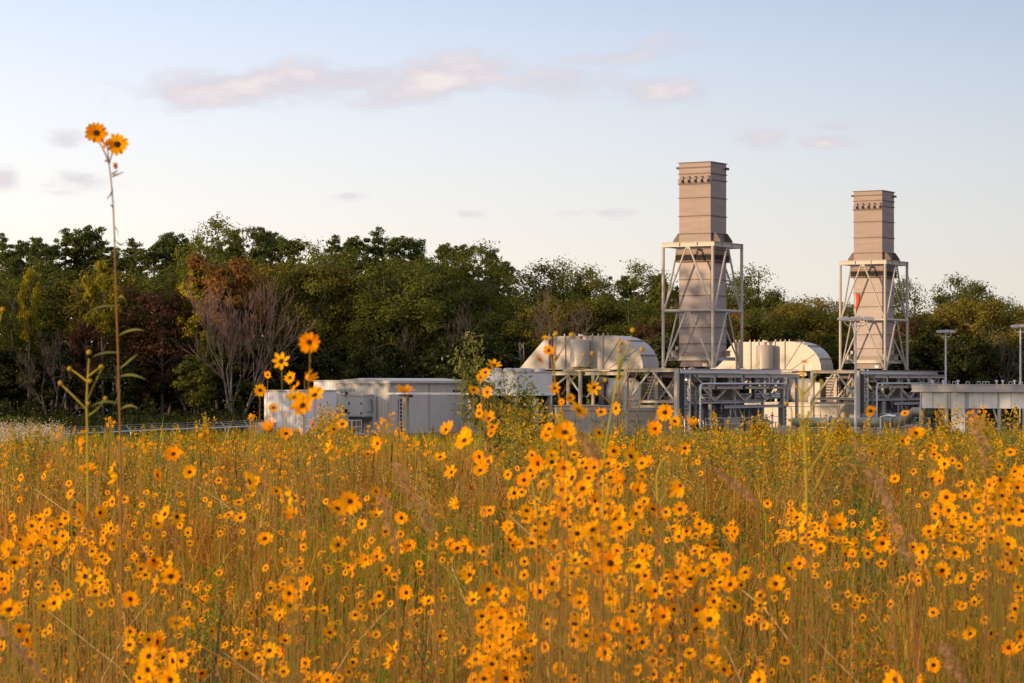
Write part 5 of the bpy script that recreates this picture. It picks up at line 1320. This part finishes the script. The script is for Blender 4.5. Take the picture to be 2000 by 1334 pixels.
for (px, py, sx, sy, n, s) in [(985,1270,32,55,60,29),(1180,1130,90,90,75,27),(1130,930,60,60,30,27),(1955,965,40,40,34,26),(1400,1110,50,50,26,27),(320,1290,40,35,18,28),(1230,1240,60,40,24,27),(1120,1010,60,40,30,27),
    (570,1165,30,25,14,20),(60,1110,50,60,16,24),(1900,1080,60,50,26,20),(1600,1040,60,40,22,20),(640,1320,60,20,8,24),(1340,1290,60,30,16,26),(700,1100,60,50,10,20),(180,1040,80,50,16,18),(250,1050,230,80,90,16),(250,1240,230,80,60,18),(750,1190,200,100,90,16),(1700,1180,200,110,90,17),(1930,1040,70,80,40,22),(120,1130,90,60,26,22)]:
    for _ in range(int(n*1.4)):
        x = rf.gauss(px, sx); y = rf.gauss(py, sy); ss = s*rf.uniform(.75, 1.3); d = depth_of(x, y, ss, .06); Cn.append(wp(x, y, d)[:]); Dn.append(ss*d/F); Nn_.append(facing(rf)[:])
for _ in range(520): spray(rf.uniform(0, 2000), rf.uniform(980, 1334), rf.uniform(8, 13), 1, 2, 2)
heads_mass('distant_flowers', Cn, Dn, Nn_, 'hundreds of smaller yellow flowers sprinkled through the meadow')
def small_buds():
    C = np.array(Cn); k = rng.choice(len(C), 1100); P = C[k] + rng.normal(size=(len(k), 3))*np.array([.05, .05, .04]) - [0, 0, .02]; P = np.repeat(P, 3, 0)
    v, f = leaf_quads(P, .011 + .0003*P[:, 1], .9); tag(link_mesh('flower_buds', np_mesh('flower_buds', v, f, [M['bud']])), 'green and orange buds among the open flowers', 'buds', None, 'stuff')
small_buds()
def mass_stems():
    C = np.array(Cn); n = len(C); z0 = gz(C[:, 0], C[:, 1]); b = C.copy(); b[:, 2] = z0; b[:, 0] += rng.normal(size=n)*.06
    w = np.maximum(.0016, C[:, 1]*.00017)[:, None]*np.array([1, 0, 0]); V = np.stack([b-w, b+w, C+w*.6-[0, 0, .01], C-w*.6-[0, 0, .01]], 1).reshape(-1, 3)
    tag(link_mesh('flower_stems', np_mesh('flower_stems', V, np.arange(len(V)).reshape(-1, 4), [M['stem_green']])), 'thin green stems of the small far flowers', 'stems', None, 'stuff')
mass_stems()

# ------------------------------------------------------------------ plants one can pick out, drawn from their stems
def px_plant(name, label, cat, d, stems, buds=(), heads=(), leaves=None, stem_m='stem_yellow', r=.003, group=None, leaf_m='fennel', leaf_n=0, leaf_s=.03, leaf_r=.03, curl=0, bud_m='bud'):
    bx, by = stems[0][0]; b = wp(bx, by, d); z0 = gzf(b.x, d); base = Vector((b.x, d, z0))
    root = empty(name, base, 0, label, cat, group); rr = random.Random(int(bx*3+by))
    m = MB(); allp = []
    for si, st in enumerate(stems):
        pts = [wp(x, y, d + (.0 if si == 0 else rr.uniform(-.06, .06)*(j/len(st)))) - base for j, (x, y) in enumerate(st)]
        if si == 0: low = MB(); low.tube([Vector((0,0,-.02)), pts[0]], [r*.5, r*.62], 5, cap=False)
        sm = []
        for i in range(len(pts)-1):
            for k in range(4): sm.append(pts[i].lerp(pts[i+1], k/4))
        sm.append(pts[-1])
        for _ in range(2): sm = [sm[0]] + [(sm[i-1]+sm[i]*2+sm[i+1])/4 for i in range(1, len(sm)-1)] + [sm[-1]]
        rr0 = r if si == 0 else r*.75
        m.tube(sm, [rr0*(1.15-.5*i/(len(sm)-1)) for i in range(len(sm))], 6, cap=False); allp.append(sm)
    o = me_from(m, 'stem', M[stem_m]); link_mesh('stem', o, root); link_mesh('lower_stem', me_from(low, 'lower_stem', M['stem_brown']), root)
    for (x, y, s) in buds:
        q = MB(); R0 = s*d/F/2; q.lathe((0,0,0), [(R0*.3, -R0), (R0*.9, -R0*.5), (R0, 0), (R0*.75, R0*.6), (R0*.2, R0*.95)], 10)
        bo = link_mesh('bud', me_from(q, 'bud', M[bud_m]), root); bo.location = wp(x, y, d) - base; bo.rotation_euler = (rr.uniform(-.4, .4), rr.uniform(-.4, .4), 0)
    for hh in heads:
        x, y, s = hh[:3]; D = s*d/F; n = Vector(hh[3]).normalized() if len(hh) > 3 else facing(rr)
        e = bpy.data.objects.new('flower_head', HEADS[rr.randrange(10)][0]); COL.objects.link(e); e.parent = root
        e.location = wp(x, y, d) - Vector((0, .015, 0)) - base; e.rotation_euler = n.to_track_quat('Z', 'Y').to_euler(); e.scale = (D, D, D)
        dd = link_mesh('disc', HEADS[0][1], e)
    if leaf_n:
        tot = sum((a[-1]-a[0]).length for a in allp); P = []; 
        for a in allp:
            L = sum((a[i+1]-a[i]).length for i in range(len(a)-1)); n = int(leaf_n*L/tot)
            for _ in range(n):
                t = rr.uniform(.12 if a is allp[0] else 0, 1)*(len(a)-1); i = min(len(a)-2, int(t)); p = a[i].lerp(a[i+1], t-i); P.append((p.x+rr.gauss(0, leaf_r), p.y+rr.gauss(0, leaf_r), p.z+rr.gauss(0, leaf_r)))
        v, f = leaf_quads(np.array(P), rng.uniform(.6, 1.4, len(P))*leaf_s, .42, (0, 0, 1), .1)
        link_mesh('leaves', np_mesh('leaves', v, f, [M[leaf_m]]), root)
    if leaves:
        for (x0, y0, x1, y1, sag) in leaves:
            vs = []; fs = []
            a = wp(x0, y0, d)-base; e = wp(x1, y1, d-.03)-base; k = 6; o = len(vs)
            for i in range(k+1):
                t = i/k; c = a.lerp(e, t) + Vector((0, 0, sag*d/F*4*t*(1-t))); w = .0032*math.sin(math.pi*(t*.85+.12)); vs += [c+Vector((0, .6*w, w)), c-Vector((0, .6*w, w))]
            for i in range(k): fs.append((o+2*i, o+2*i+1, o+2*i+3, o+2*i+2))
            me = bpy.data.meshes.new('leaf'); me.from_pydata(vs, [], fs); me.materials.append(M['fennel']); link_mesh('leaf', me, root)
    return root

px_plant('tall_flower_plant', 'very tall single stem with two open yellow flowers, high against the sky at left', 'flower', 7.9,
  [[(238,1180),(236,900),(231,700),(226,560),(223,440),(219,370),(213,320)], [(213,320),(206,300),(195,280),(191,262)], [(213,320),(211,300),(209,282)], [(213,320),(218,303),(226,285)], [(219,340),(224,336),(230,334)],
   [(219,345),(232,340),(240,336)], [(220,370),(215,382),(209,388)], [(221,405),(216,400)]], [], [(190,261,47,(.05,-1,.10)), (231,283,47,(-.05,-1,.05)), (210,284,26,(-.75,-.5,.45)), (225,325,17,(.9,-.4,.2))],
  leaves=[(222,340,240,335,-3),(224,445,233,470,8),(225,468,246,472,-8),(228,525,229,470,3),(229,585,247,592,10),(230,600,172,610,7),(232,655,283,646,6),(233,690,180,697,5),(234,720,270,690,0),(235,735,285,742,6),(235,790,175,795,8),(235,800,270,798,7),(236,760,220,790,-6),(236,880,252,872,0),(213,318,203,316,3),(218,375,213,383,0)], stem_m='stem_brown', r=.0032)
px_plant('budding_stem', 'branched yellow-green stem with round buds against the dark wood, left of the tall stem', 'weed stem', 7.5,
  [[(172,1000),(171,850),(169,790),(171,740),(174,700)], [(170,800),(155,785),(135,765),(118,750)], [(170,745),(158,735),(137,720)], [(172,735),(186,725),(198,716)], [(171,780),(182,755),(198,722)], [(173,812),(190,800),(205,780)]],
  [(174,688,11),(118,748,10),(136,720,10),(198,717,11),(176,744,9),(206,778,9),(172,788,9)], stem_m='stem_yellow', r=.0034)
px_plant('budding_stem', 'small yellow bud on a short stem cut by the left picture edge', 'weed stem', 7.5, [[(-25,700),(-8,650),(0,625),(4,608)]], [(5,604,10)], r=.003)
px_plant('budding_stem', 'tall pale branching stem with half-open blooms before the farther rack', 'weed stem', 6.6,
  [[(1576,1020),(1575,930),(1572,850),(1566,790),(1570,712)], [(1573,870),(1565,830),(1560,812)], [(1575,930),(1590,905),(1610,880),(1628,822)], [(1576,980),(1595,950),(1612,915),(1617,905)], [(1571,830),(1585,800),(1600,770),(1608,745)], [(1567,790),(1563,760),(1555,755)], [(1568,770),(1585,755),(1594,732)]],
  [(1560,811,7),(1629,820,6),(1617,904,6),(1604,744,7),(1555,755,7)], [(1570,708,17,(.1,-.3,.9)),(1594,726,13,(.3,-.3,.9)),(1563,730,12,(-.6,-.4,.6))], stem_m='stem_yellow', r=.0036)
px_plant('budding_stem', 'leaning yellow stem with small green buds in front of the nearer hood', 'weed stem', 7.8,
  [[(1178,1010),(1180,880),(1195,800),(1205,740),(1222,690),(1234,655)], [(1205,740),(1212,700),(1213,680)], [(1200,770),(1225,715),(1253,685)], [(1207,730),(1208,705),(1209,690)]],
  [(1236,645,11),(1212,670,10),(1254,682,10),(1210,684,9),(1183,742,9),(1181,728,7)], stem_m='stem_yellow', r=.003)
px_plant('budding_stem', 'slim stems with two buds and small leaning flowers before the hood left end', 'weed stem', 7.8,
  [[(1108,900),(1100,800),(1082,740),(1083,700),(1086,655)], [(1085,705),(1100,680),(1115,658)], [(1082,730),(1078,705),(1072,690)], [(1098,770),(1118,740),(1150,712),(1158,692)], [(1110,730),(1135,712),(1140,695)]],
  [(1086,652,11),(1117,654,11),(1085,697,9),(1157,690,9),(1140,693,7)], [(1067,662,23,(-.1,-.35,.9)),(1072,685,26,(-.2,-.8,.4)),(1053,703,21,(.5,-.3,.7)),(1083,758,26,(0,-1,.1)),(1113,777,20,(.3,-.9,0)),(1097,785,15,(-.4,-.8,.1))], stem_m='stem_green', r=.003)
px_plant('budding_stem', 'short green forked stems among the open flowers left of the golden patch', 'weed stem', 7.5, [[(1050,1010),(1047,985),(1042,955),(1039,935)], [(1052,985),(1062,955),(1068,935)], [(1068,985),(1080,962),(1086,950)]], [(1072,929,10)], r=.0034)
px_plant('budding_stem', 'forked green stem with tiny bud heads right of the golden patch', 'weed stem', 7.5, [[(1285,980),(1282,930),(1290,905),(1297,898)], [(1284,935),(1298,915),(1305,897)], [(1288,985),(1300,965),(1303,957)]], [(1299,896,9),(1306,893,9),(1303,956,7)], r=.0034)
px_plant('budding_stem', 'curving yellow-green stem with tiny buds before the nearer rack foot', 'weed stem', 9.0, [[(1545,900),(1542,850),(1547,815),(1546,798),(1538,790)], [(1543,850),(1539,828)]], [(1536,788,9),(1541,820,7),(1546,833,6)], r=.003)
# hazy weed bush in the middle
px_plant('feathery_weed', 'tall feathery green weed with arching wands right of the grey building', 'weed', 42,
  [[(960,890),(950,830),(940,770),(930,720),(925,690),(918,652)], [(948,850),(925,780),(905,730),(890,690)], [(955,870),(965,800),(945,750),(935,700)], [(960,880),(985,830),(990,780),(982,735)], [(965,880),(1005,820),(1015,770),(1010,735)], [(950,860),(900,810),(905,760),(920,720)], [(970,880),(1030,830),(1040,790),(1035,750)],
   [(960,860),(925,820),(918,780)], [(965,870),(1000,850),(1025,800)], [(955,850),(975,790),(960,745)]], leaf_n=2600, leaf_s=.075, leaf_r=.085, stem_m='stem_green', r=.010)
px_plant('feathery_weed', 'second feathery weed with golden sprays low in front of the air cooler', 'weed', 44,
  [[(1010,900),(1005,850),(1000,810),(990,790)], [(1010,890),(1030,840),(1045,800)], [(1012,890),(985,840),(975,800)], [(1012,890),(1050,850),(1070,815)], [(1010,890),(1020,840),(1020,795)]], leaf_n=1500, leaf_s=.085, leaf_r=.12, stem_m='stem_green', r=.008, leaf_m='golden')
px_plant('bare_shrub', 'leafless dark forked shrub stems in front of the braced rack end', 'shrub', 48,
  [[(1210,900),(1209,850),(1211,810),(1208,780),(1222,745),(1235,715)], [(1211,810),(1185,780),(1165,760),(1150,745)], [(1225,900),(1225,840),(1228,790),(1240,740),(1248,715)], [(1240,880),(1243,830),(1246,795),(1268,760),(1275,730)], [(1209,782),(1210,740),(1212,700)], [(1195,860),(1180,820),(1160,800),(1145,775)], [(1255,870),(1275,830),(1285,800)], [(1165,800),(1150,795)], [(1212,812),(1203,808),(1200,822)]],
  leaf_n=130, leaf_s=.09, leaf_r=.10, stem_m='stem_brown', r=.016, leaf_m='bright_green')
M['bark_dark'] = mat('dark_twig', (.045, .03, .025), .9, 0, .3, 3)
for st, lab, d in (
   ([[(1865,880),(1850,850),(1842,820),(1835,795)], [(1850,850),(1838,835)], [(1856,860),(1868,830),(1872,800)]], 'golden plumed weed rising in front of the raised cooler left leg', 30),
   ([[(1915,880),(1918,850),(1912,825)], [(1918,860),(1930,835)], [(1915,860),(1900,830)]], 'golden plumed weed below the raised cooler panels', 30),
   ([[(1640,870),(1642,840),(1640,820)], [(1640,860),(1650,838)], [(1640,860),(1628,840)]], 'golden plumed weed at the foot of the farther rack', 40),
   ([[(1480,870),(1478,840),(1476,822)], [(1478,850),(1490,832)]], 'golden plumed weed at the foot of the nearer rack', 40),
   ([[(405,880),(404,850),(403,818)], [(404,860),(412,838)], [(404,860),(395,840)]], 'golden plumed weed standing above the fence line', 42),
   ([[(1930,1000),(1925,950),(1918,920)], [(1925,960),(1910,930)], [(1925,970),(1940,935)], [(1930,990),(1955,950)]], 'dense golden plume beside the large flowers at right', 12)):
    px_plant('goldenrod_plant', lab, 'goldenrod', d, st, leaf_n=420, leaf_s=.0012*d+.006, leaf_r=.0016*d, leaf_m='golden', stem_m='stem_green', r=.005)
# shrubs
def shrub(px, py, d, w, h, lab, lm='bright_green', n=1600, ls=.09, name='green_shrub'):
    b = wp(px, py, d); z0 = gzf(b.x, d); H = h if h else b.z - z0; root = empty(name, (b.x, d, z0), 0, lab, 'shrub')
    k = 26; c = rng.normal(size=(k, 3)); c /= np.linalg.norm(c, axis=1, keepdims=True); c *= rng.uniform(.4, 1, (k, 1)); c = c*np.array([w/2, w/2, H*.45]) + [0, 0, H*.55]
    P = np.repeat(c, n//k, 0) + rng.normal(size=(k*(n//k), 3))*np.array([w*.09, w*.09, H*.08])
    v, f = leaf_quads(P, rng.uniform(.6, 1.3, len(P))*ls, .6, (0, -.3, 1), .15); link_mesh('foliage', np_mesh('foliage', v, f, [M[lm]]), root)
    m = MB()
    for i in range(7): m.tube([Vector((0,0,-.05)), Vector(c[i])*.5, Vector(c[i])], [.012, .009, .004], 4, cap=False)
    link_mesh('stem', me_from(m, 'stem', M['bark']), root)
shrub(18, 812, 110, 2.6, None, 'rounded dark green shrub at the left picture edge behind the meadow', 'oak', 2600, .13)
shrub(-20, 820, 108, 2.4, None, 'dark green shrub half out of the picture beside the rounded one', 'oak', 2200, .13)
shrub(1672, 955, 24, .30, None, 'leafy green weed clump below the farther stack', 'bright_green', 500, .035, 'leafy_weed')
shrub(1700, 975, 22, .26, None, 'second leafy green weed clump just right of the first below the farther stack', 'bright_green', 400, .035, 'leafy_weed')
shrub(335, 955, 26, .22, None, 'small bright green weed between the two flower clusters at left', 'bright_green', 300, .035, 'leafy_weed')
shrub(400, 1085, 13, .22, None, 'bright yellow-green feathery weed in the lower left meadow', 'bright_green', 500, .022, 'leafy_weed')
shrub(1400, 1000, 20, .22, None, 'grey-green broad-leaved weed right of the golden patch', 'oak', 300, .05, 'leafy_weed')
shrub(1950, 830, 70, .9, None, 'thin green shrub below the raised cooler near the right edge', 'bright_green', 500, .07)
shrub(130, 975, 20, .22, None, 'small dark green weed beside the left flowers', 'oak', 300, .04, 'leafy_weed')

# blurred dry grass plumes close to the lens
def plume(px0, py0, px1, py1, d, label, wpx=18, foot=None):
    a = wp(px0, py0, d); b = wp(px1, py1, d); fx = b.x + (b.x-a.x)*.8; z0 = gzf(fx, d); root = empty('dry_grass_plume', (fx, d, z0), 0, label, 'grass plume', 'tall dry grass plumes close to the camera')
    base = Vector((fx, d, z0)); m = MB(); m.tube([Vector((0,0,-.02)), b-base, (a+b)/2-base, a-base], [.0022, .0016, .001, .0006], 5, cap=False); link_mesh('stem', me_from(m, 'stem', M['stem_brown']), root)
    n = 120; t = rng.uniform(0, 1, n)**.85; A = np.array(a-base); B = np.array(b-base); w = wpx*d/F*.75
    P = A + (B-A)*t[:, None] + rng.normal(size=(n, 3))*(w*.5*np.sin(np.pi*np.clip(t*.9+.06, 0, 1)))[:, None]
    v, f = leaf_quads(P, rng.uniform(.010, .022, n), .16, (0, 0, 1), 0); link_mesh('plume', np_mesh('plume', v, f, [M['plume']]), root)
plume(1668, 860, 1740, 990, 4.6, 'long blurred brown grass plume leaning right, below the windsock pole', 26)
plume(1735, 985, 1785, 1110, 4.4, 'lower blurred brown grass plume continuing down right of the green weed clump', 24)
plume(1900, 790, 1925, 905, 5.0, 'blurred brown grass plume in front of the raised cooler downcomer', 18)
plume(1128, 845, 1170, 895, 5.2, 'blurred grey-brown plume above the golden patch', 22)
plume(1395, 915, 1480, 985, 5.5, 'thin blurred plume leaning right, right of the golden patch', 14)
plume(770, 900, 845, 1040, 4.8, 'blurred brown plume leaning right in the middle meadow', 24)
plume(745, 960, 775, 1075, 4.8, 'upright blurred pinkish plume in the middle meadow', 18)
plume(1840, 1255, 1880, 1330, 4.4, 'blurred brown plume at the bottom right', 22)
plume(0, 1225, 90, 1330, 4.4, 'blurred pinkish stalk crossing the bottom left corner', 8)
# ------------------------------------------------------------------ sky, sun, camera
SUN_EL = R(6.5); sdir = Vector((-.85, -.53, 0)).normalized()
sdir = Vector((sdir.x*math.cos(SUN_EL), sdir.y*math.cos(SUN_EL), math.sin(SUN_EL)))
w = bpy.data.worlds.new('World'); sc.world = w; w.use_nodes = True
nt = w.node_tree; N, L = nt.nodes, nt.links
for n in list(N): N.remove(n)
out = N.new('ShaderNodeOutputWorld'); bg = N.new('ShaderNodeBackground'); L.new(bg.outputs[0], out.inputs[0])
sky = N.new('ShaderNodeTexSky'); sky.sky_type = 'NISHITA'; sky.sun_disc = False; sky.sun_elevation = SUN_EL
sky.sun_rotation = math.atan2(sdir.x, sdir.y); sky.altitude = 50; sky.air_density = 1.0; sky.dust_density = 1.0; sky.ozone_density = 1.2
def math_(op, a, b=None, c=None, clamp=False):
    n = N.new('ShaderNodeMath'); n.operation = op; n.use_clamp = clamp
    for i, q in enumerate((a, b, c)):
        if q is None: continue
        if isinstance(q, (int, float)): n.inputs[i].default_value = q
        else: L.new(q, n.inputs[i])
    return n.outputs[0]
tc = N.new('ShaderNodeTexCoord'); sp = N.new('ShaderNodeSeparateXYZ'); L.new(tc.outputs['Generated'], sp.inputs[0])
X, Y, Z = sp.outputs
yy = math_('MAXIMUM', Y, .05)
U = math_('DIVIDE', X, yy); V = math_('DIVIDE', Z, yy)
no = N.new('ShaderNodeTexNoise'); no.inputs['Scale'].default_value = 1.0; no.inputs['Detail'].default_value = 9; no.inputs['Roughness'].default_value = .62
cb = N.new('ShaderNodeCombineXYZ'); L.new(math_('MULTIPLY', U, 42), cb.inputs[0]); L.new(math_('MULTIPLY', V, 105), cb.inputs[1]); L.new(cb.outputs[0], no.inputs['Vector'])
nf = math_('SUBTRACT', no.outputs['Fac'], .5)
CL = [(430,176,130,32,.06,1.1),(560,158,130,30,.05,1.0),(680,155,120,27,.03,.9),(790,180,80,24,.12,.95),(872,150,105,34,.14,1.25),(330,175,90,14,0,.4),(1085,158,110,28,.05,.75),(1230,108,170,24,.16,.5),(1298,178,82,22,0,.95),
      (1490,270,52,18,.05,.7),(1612,277,56,13,0,.7),(1632,248,40,9,0,.45),(135,275,38,20,0,.6),(150,352,58,18,0,.65),(0,350,34,18,0,.9),(120,375,40,8,0,.35),(685,383,34,9,0,.5),(1197,414,42,13,.1,.6),(1110,418,34,8,0,.35),(912,418,28,7,0,.35),(1740,248,36,4,0,.25),(1010,130,40,26,.2,.35),(1350,95,90,14,.1,.22)]
tot = None
for (px, py, rx, ry, tilt, s) in CL:
    u0 = (px-1000)/F; v0 = (HOR-py)/F
    du = math_('MULTIPLY', math_('SUBTRACT', U, u0), F/rx); dv = math_('MULTIPLY', math_('SUBTRACT', math_('SUBTRACT', V, v0), math_('MULTIPLY', math_('SUBTRACT', U, u0), tilt)), F/ry)
    r2 = math_('ADD', math_('MULTIPLY', du, du), math_('MULTIPLY', dv, dv))
    g = math_('MULTIPLY', math_('EXPONENT', math_('MULTIPLY', r2, -.8)), s)
    tot = g if tot is None else math_('MAXIMUM', tot, g)
dens = math_('ADD', tot, math_('MULTIPLY', nf, 1.9))
mr = N.new('ShaderNodeMapRange'); mr.interpolation_type = 'SMOOTHSTEP'; L.new(dens, mr.inputs[0]); mr.inputs[1].default_value = .06; mr.inputs[2].default_value = .9; mr.inputs[3].default_value = 0; mr.inputs[4].default_value = .92
cover = math_('MULTIPLY', mr.outputs[0], math_('MINIMUM', math_('MULTIPLY', tot, 6), 1), None, True)
# clear-air colour: the sky texture, mixed with the pale haze veil of the evening by elevation
veil = N.new('ShaderNodeValToRGB'); e = veil.color_ramp.elements
SK = [(0.0, (.90, .80, .72)), (.28, (.90, .845, .79)), (.55, (.78, .80, .86)), (.80, (.64, .71, .87)), (1.0, (.50, .59, .82))]
while len(e) < len(SK): e.new(.5)
for i, (p, c) in enumerate(SK): e[i].position = p; e[i].color = (*c, 1)
elev = math_('MULTIPLY', math_('MAXIMUM', Z, 0), 1/.165, None, True)
# greyer, darker away from the sun (towards the right)
elev2 = math_('ADD', elev, math_('MULTIPLY', U, .35), None, True)
L.new(elev2, veil.inputs[0])
side = N.new('ShaderNodeMapRange'); L.new(U, side.inputs[0]); side.inputs[1].default_value = -.25; side.inputs[2].default_value = .25; side.inputs[3].default_value = 1.10; side.inputs[4].default_value = .73
dusk = N.new('ShaderNodeMapRange'); L.new(math_('SUBTRACT', X, math_('MULTIPLY', Y, .35)), dusk.inputs[0]); dusk.inputs[1].default_value = 0.0; dusk.inputs[2].default_value = .85; dusk.inputs[3].default_value = 0; dusk.inputs[4].default_value = 1
dm = N.new('ShaderNodeMix'); dm.data_type = 'RGBA'; L.new(dusk.outputs[0], dm.inputs[0]); L.new(veil.outputs[0], dm.inputs['A']); dm.inputs['B'].default_value = (.88, .80, .88, 1)
vs = N.new('ShaderNodeVectorMath'); vs.operation = 'SCALE'; L.new(dm.outputs['Result'], vs.inputs[0]); L.new(side.outputs[0], vs.inputs[3])
skys = N.new('ShaderNodeVectorMath'); skys.operation = 'SCALE'; L.new(sky.outputs[0], skys.inputs[0]); skys.inputs[3].default_value = SKY_STRENGTH = .12
mx = N.new('ShaderNodeMix'); mx.data_type = 'RGBA'; mx.inputs[0].default_value = .80
# the veil is a horizon layer: it thins out overhead
vf = N.new('ShaderNodeMapRange'); L.new(Z, vf.inputs[0]); vf.inputs[1].default_value = .16; vf.inputs[2].default_value = .5; vf.inputs[3].default_value = .82; vf.inputs[4].default_value = .8
L.new(vf.outputs[0], mx.inputs[0]); L.new(skys.outputs[0], mx.inputs['A']); L.new(vs.outputs[0], mx.inputs['B'])
# clouds
shade = N.new('ShaderNodeMapRange'); L.new(math_('ADD', dens, math_('MULTIPLY', nf, 1.5)), shade.inputs[0]); shade.inputs[1].default_value = .4; shade.inputs[2].default_value = 1.5; shade.inputs[3].default_value = 0; shade.inputs[4].default_value = 1
cc = N.new('ShaderNodeMix'); cc.data_type = 'RGBA'; L.new(shade.outputs[0], cc.inputs[0]); cc.inputs['A'].default_value = (.53, .50, .56, 1); cc.inputs['B'].default_value = (.72, .645, .63, 1)
cm = N.new('ShaderNodeMix'); cm.data_type = 'RGBA'; L.new(cover, cm.inputs[0]); L.new(mx.outputs['Result'], cm.inputs['A']); L.new(cc.outputs['Result'], cm.inputs['B'])
L.new(cm.outputs['Result'], bg.inputs[0]); bg.inputs[1].default_value = 1.0

sl = bpy.data.lights.new('sun', 'SUN'); so = bpy.data.objects.new('sun', sl); COL.objects.link(so)
sl.energy = 3.5; sl.angle = R(.6); sl.color = (1.0, .66, .36)
so.rotation_euler = sdir.to_track_quat('Z', 'Y').to_euler(); so.location = (-60, -20, 40)

cam = bpy.data.cameras.new('camera'); co = bpy.data.objects.new('camera', cam); COL.objects.link(co); sc.camera = co
co.location = (0, 0, CAM_Z); co.rotation_euler = (R(90), 0, 0)
cam.sensor_width = 36; cam.lens = 36*F/2000; cam.shift_y = (HOR - 667)/2000; cam.clip_start = .1; cam.clip_end = 8000
cam.dof.use_dof = True; cam.dof.focus_distance = 70; cam.dof.aperture_fstop = (cam.lens/1000)/.0078
sc.view_settings.view_transform = 'Standard'; sc.view_settings.look = 'None'; sc.view_settings.exposure = 0.35; sc.view_settings.gamma = 1
sc.render.resolution_x = 1024; sc.render.resolution_y = 683
sc.cycles.use_denoising = True
sc.cycles.max_bounces = 6; sc.cycles.diffuse_bounces = 3; sc.cycles.transmission_bounces = 4
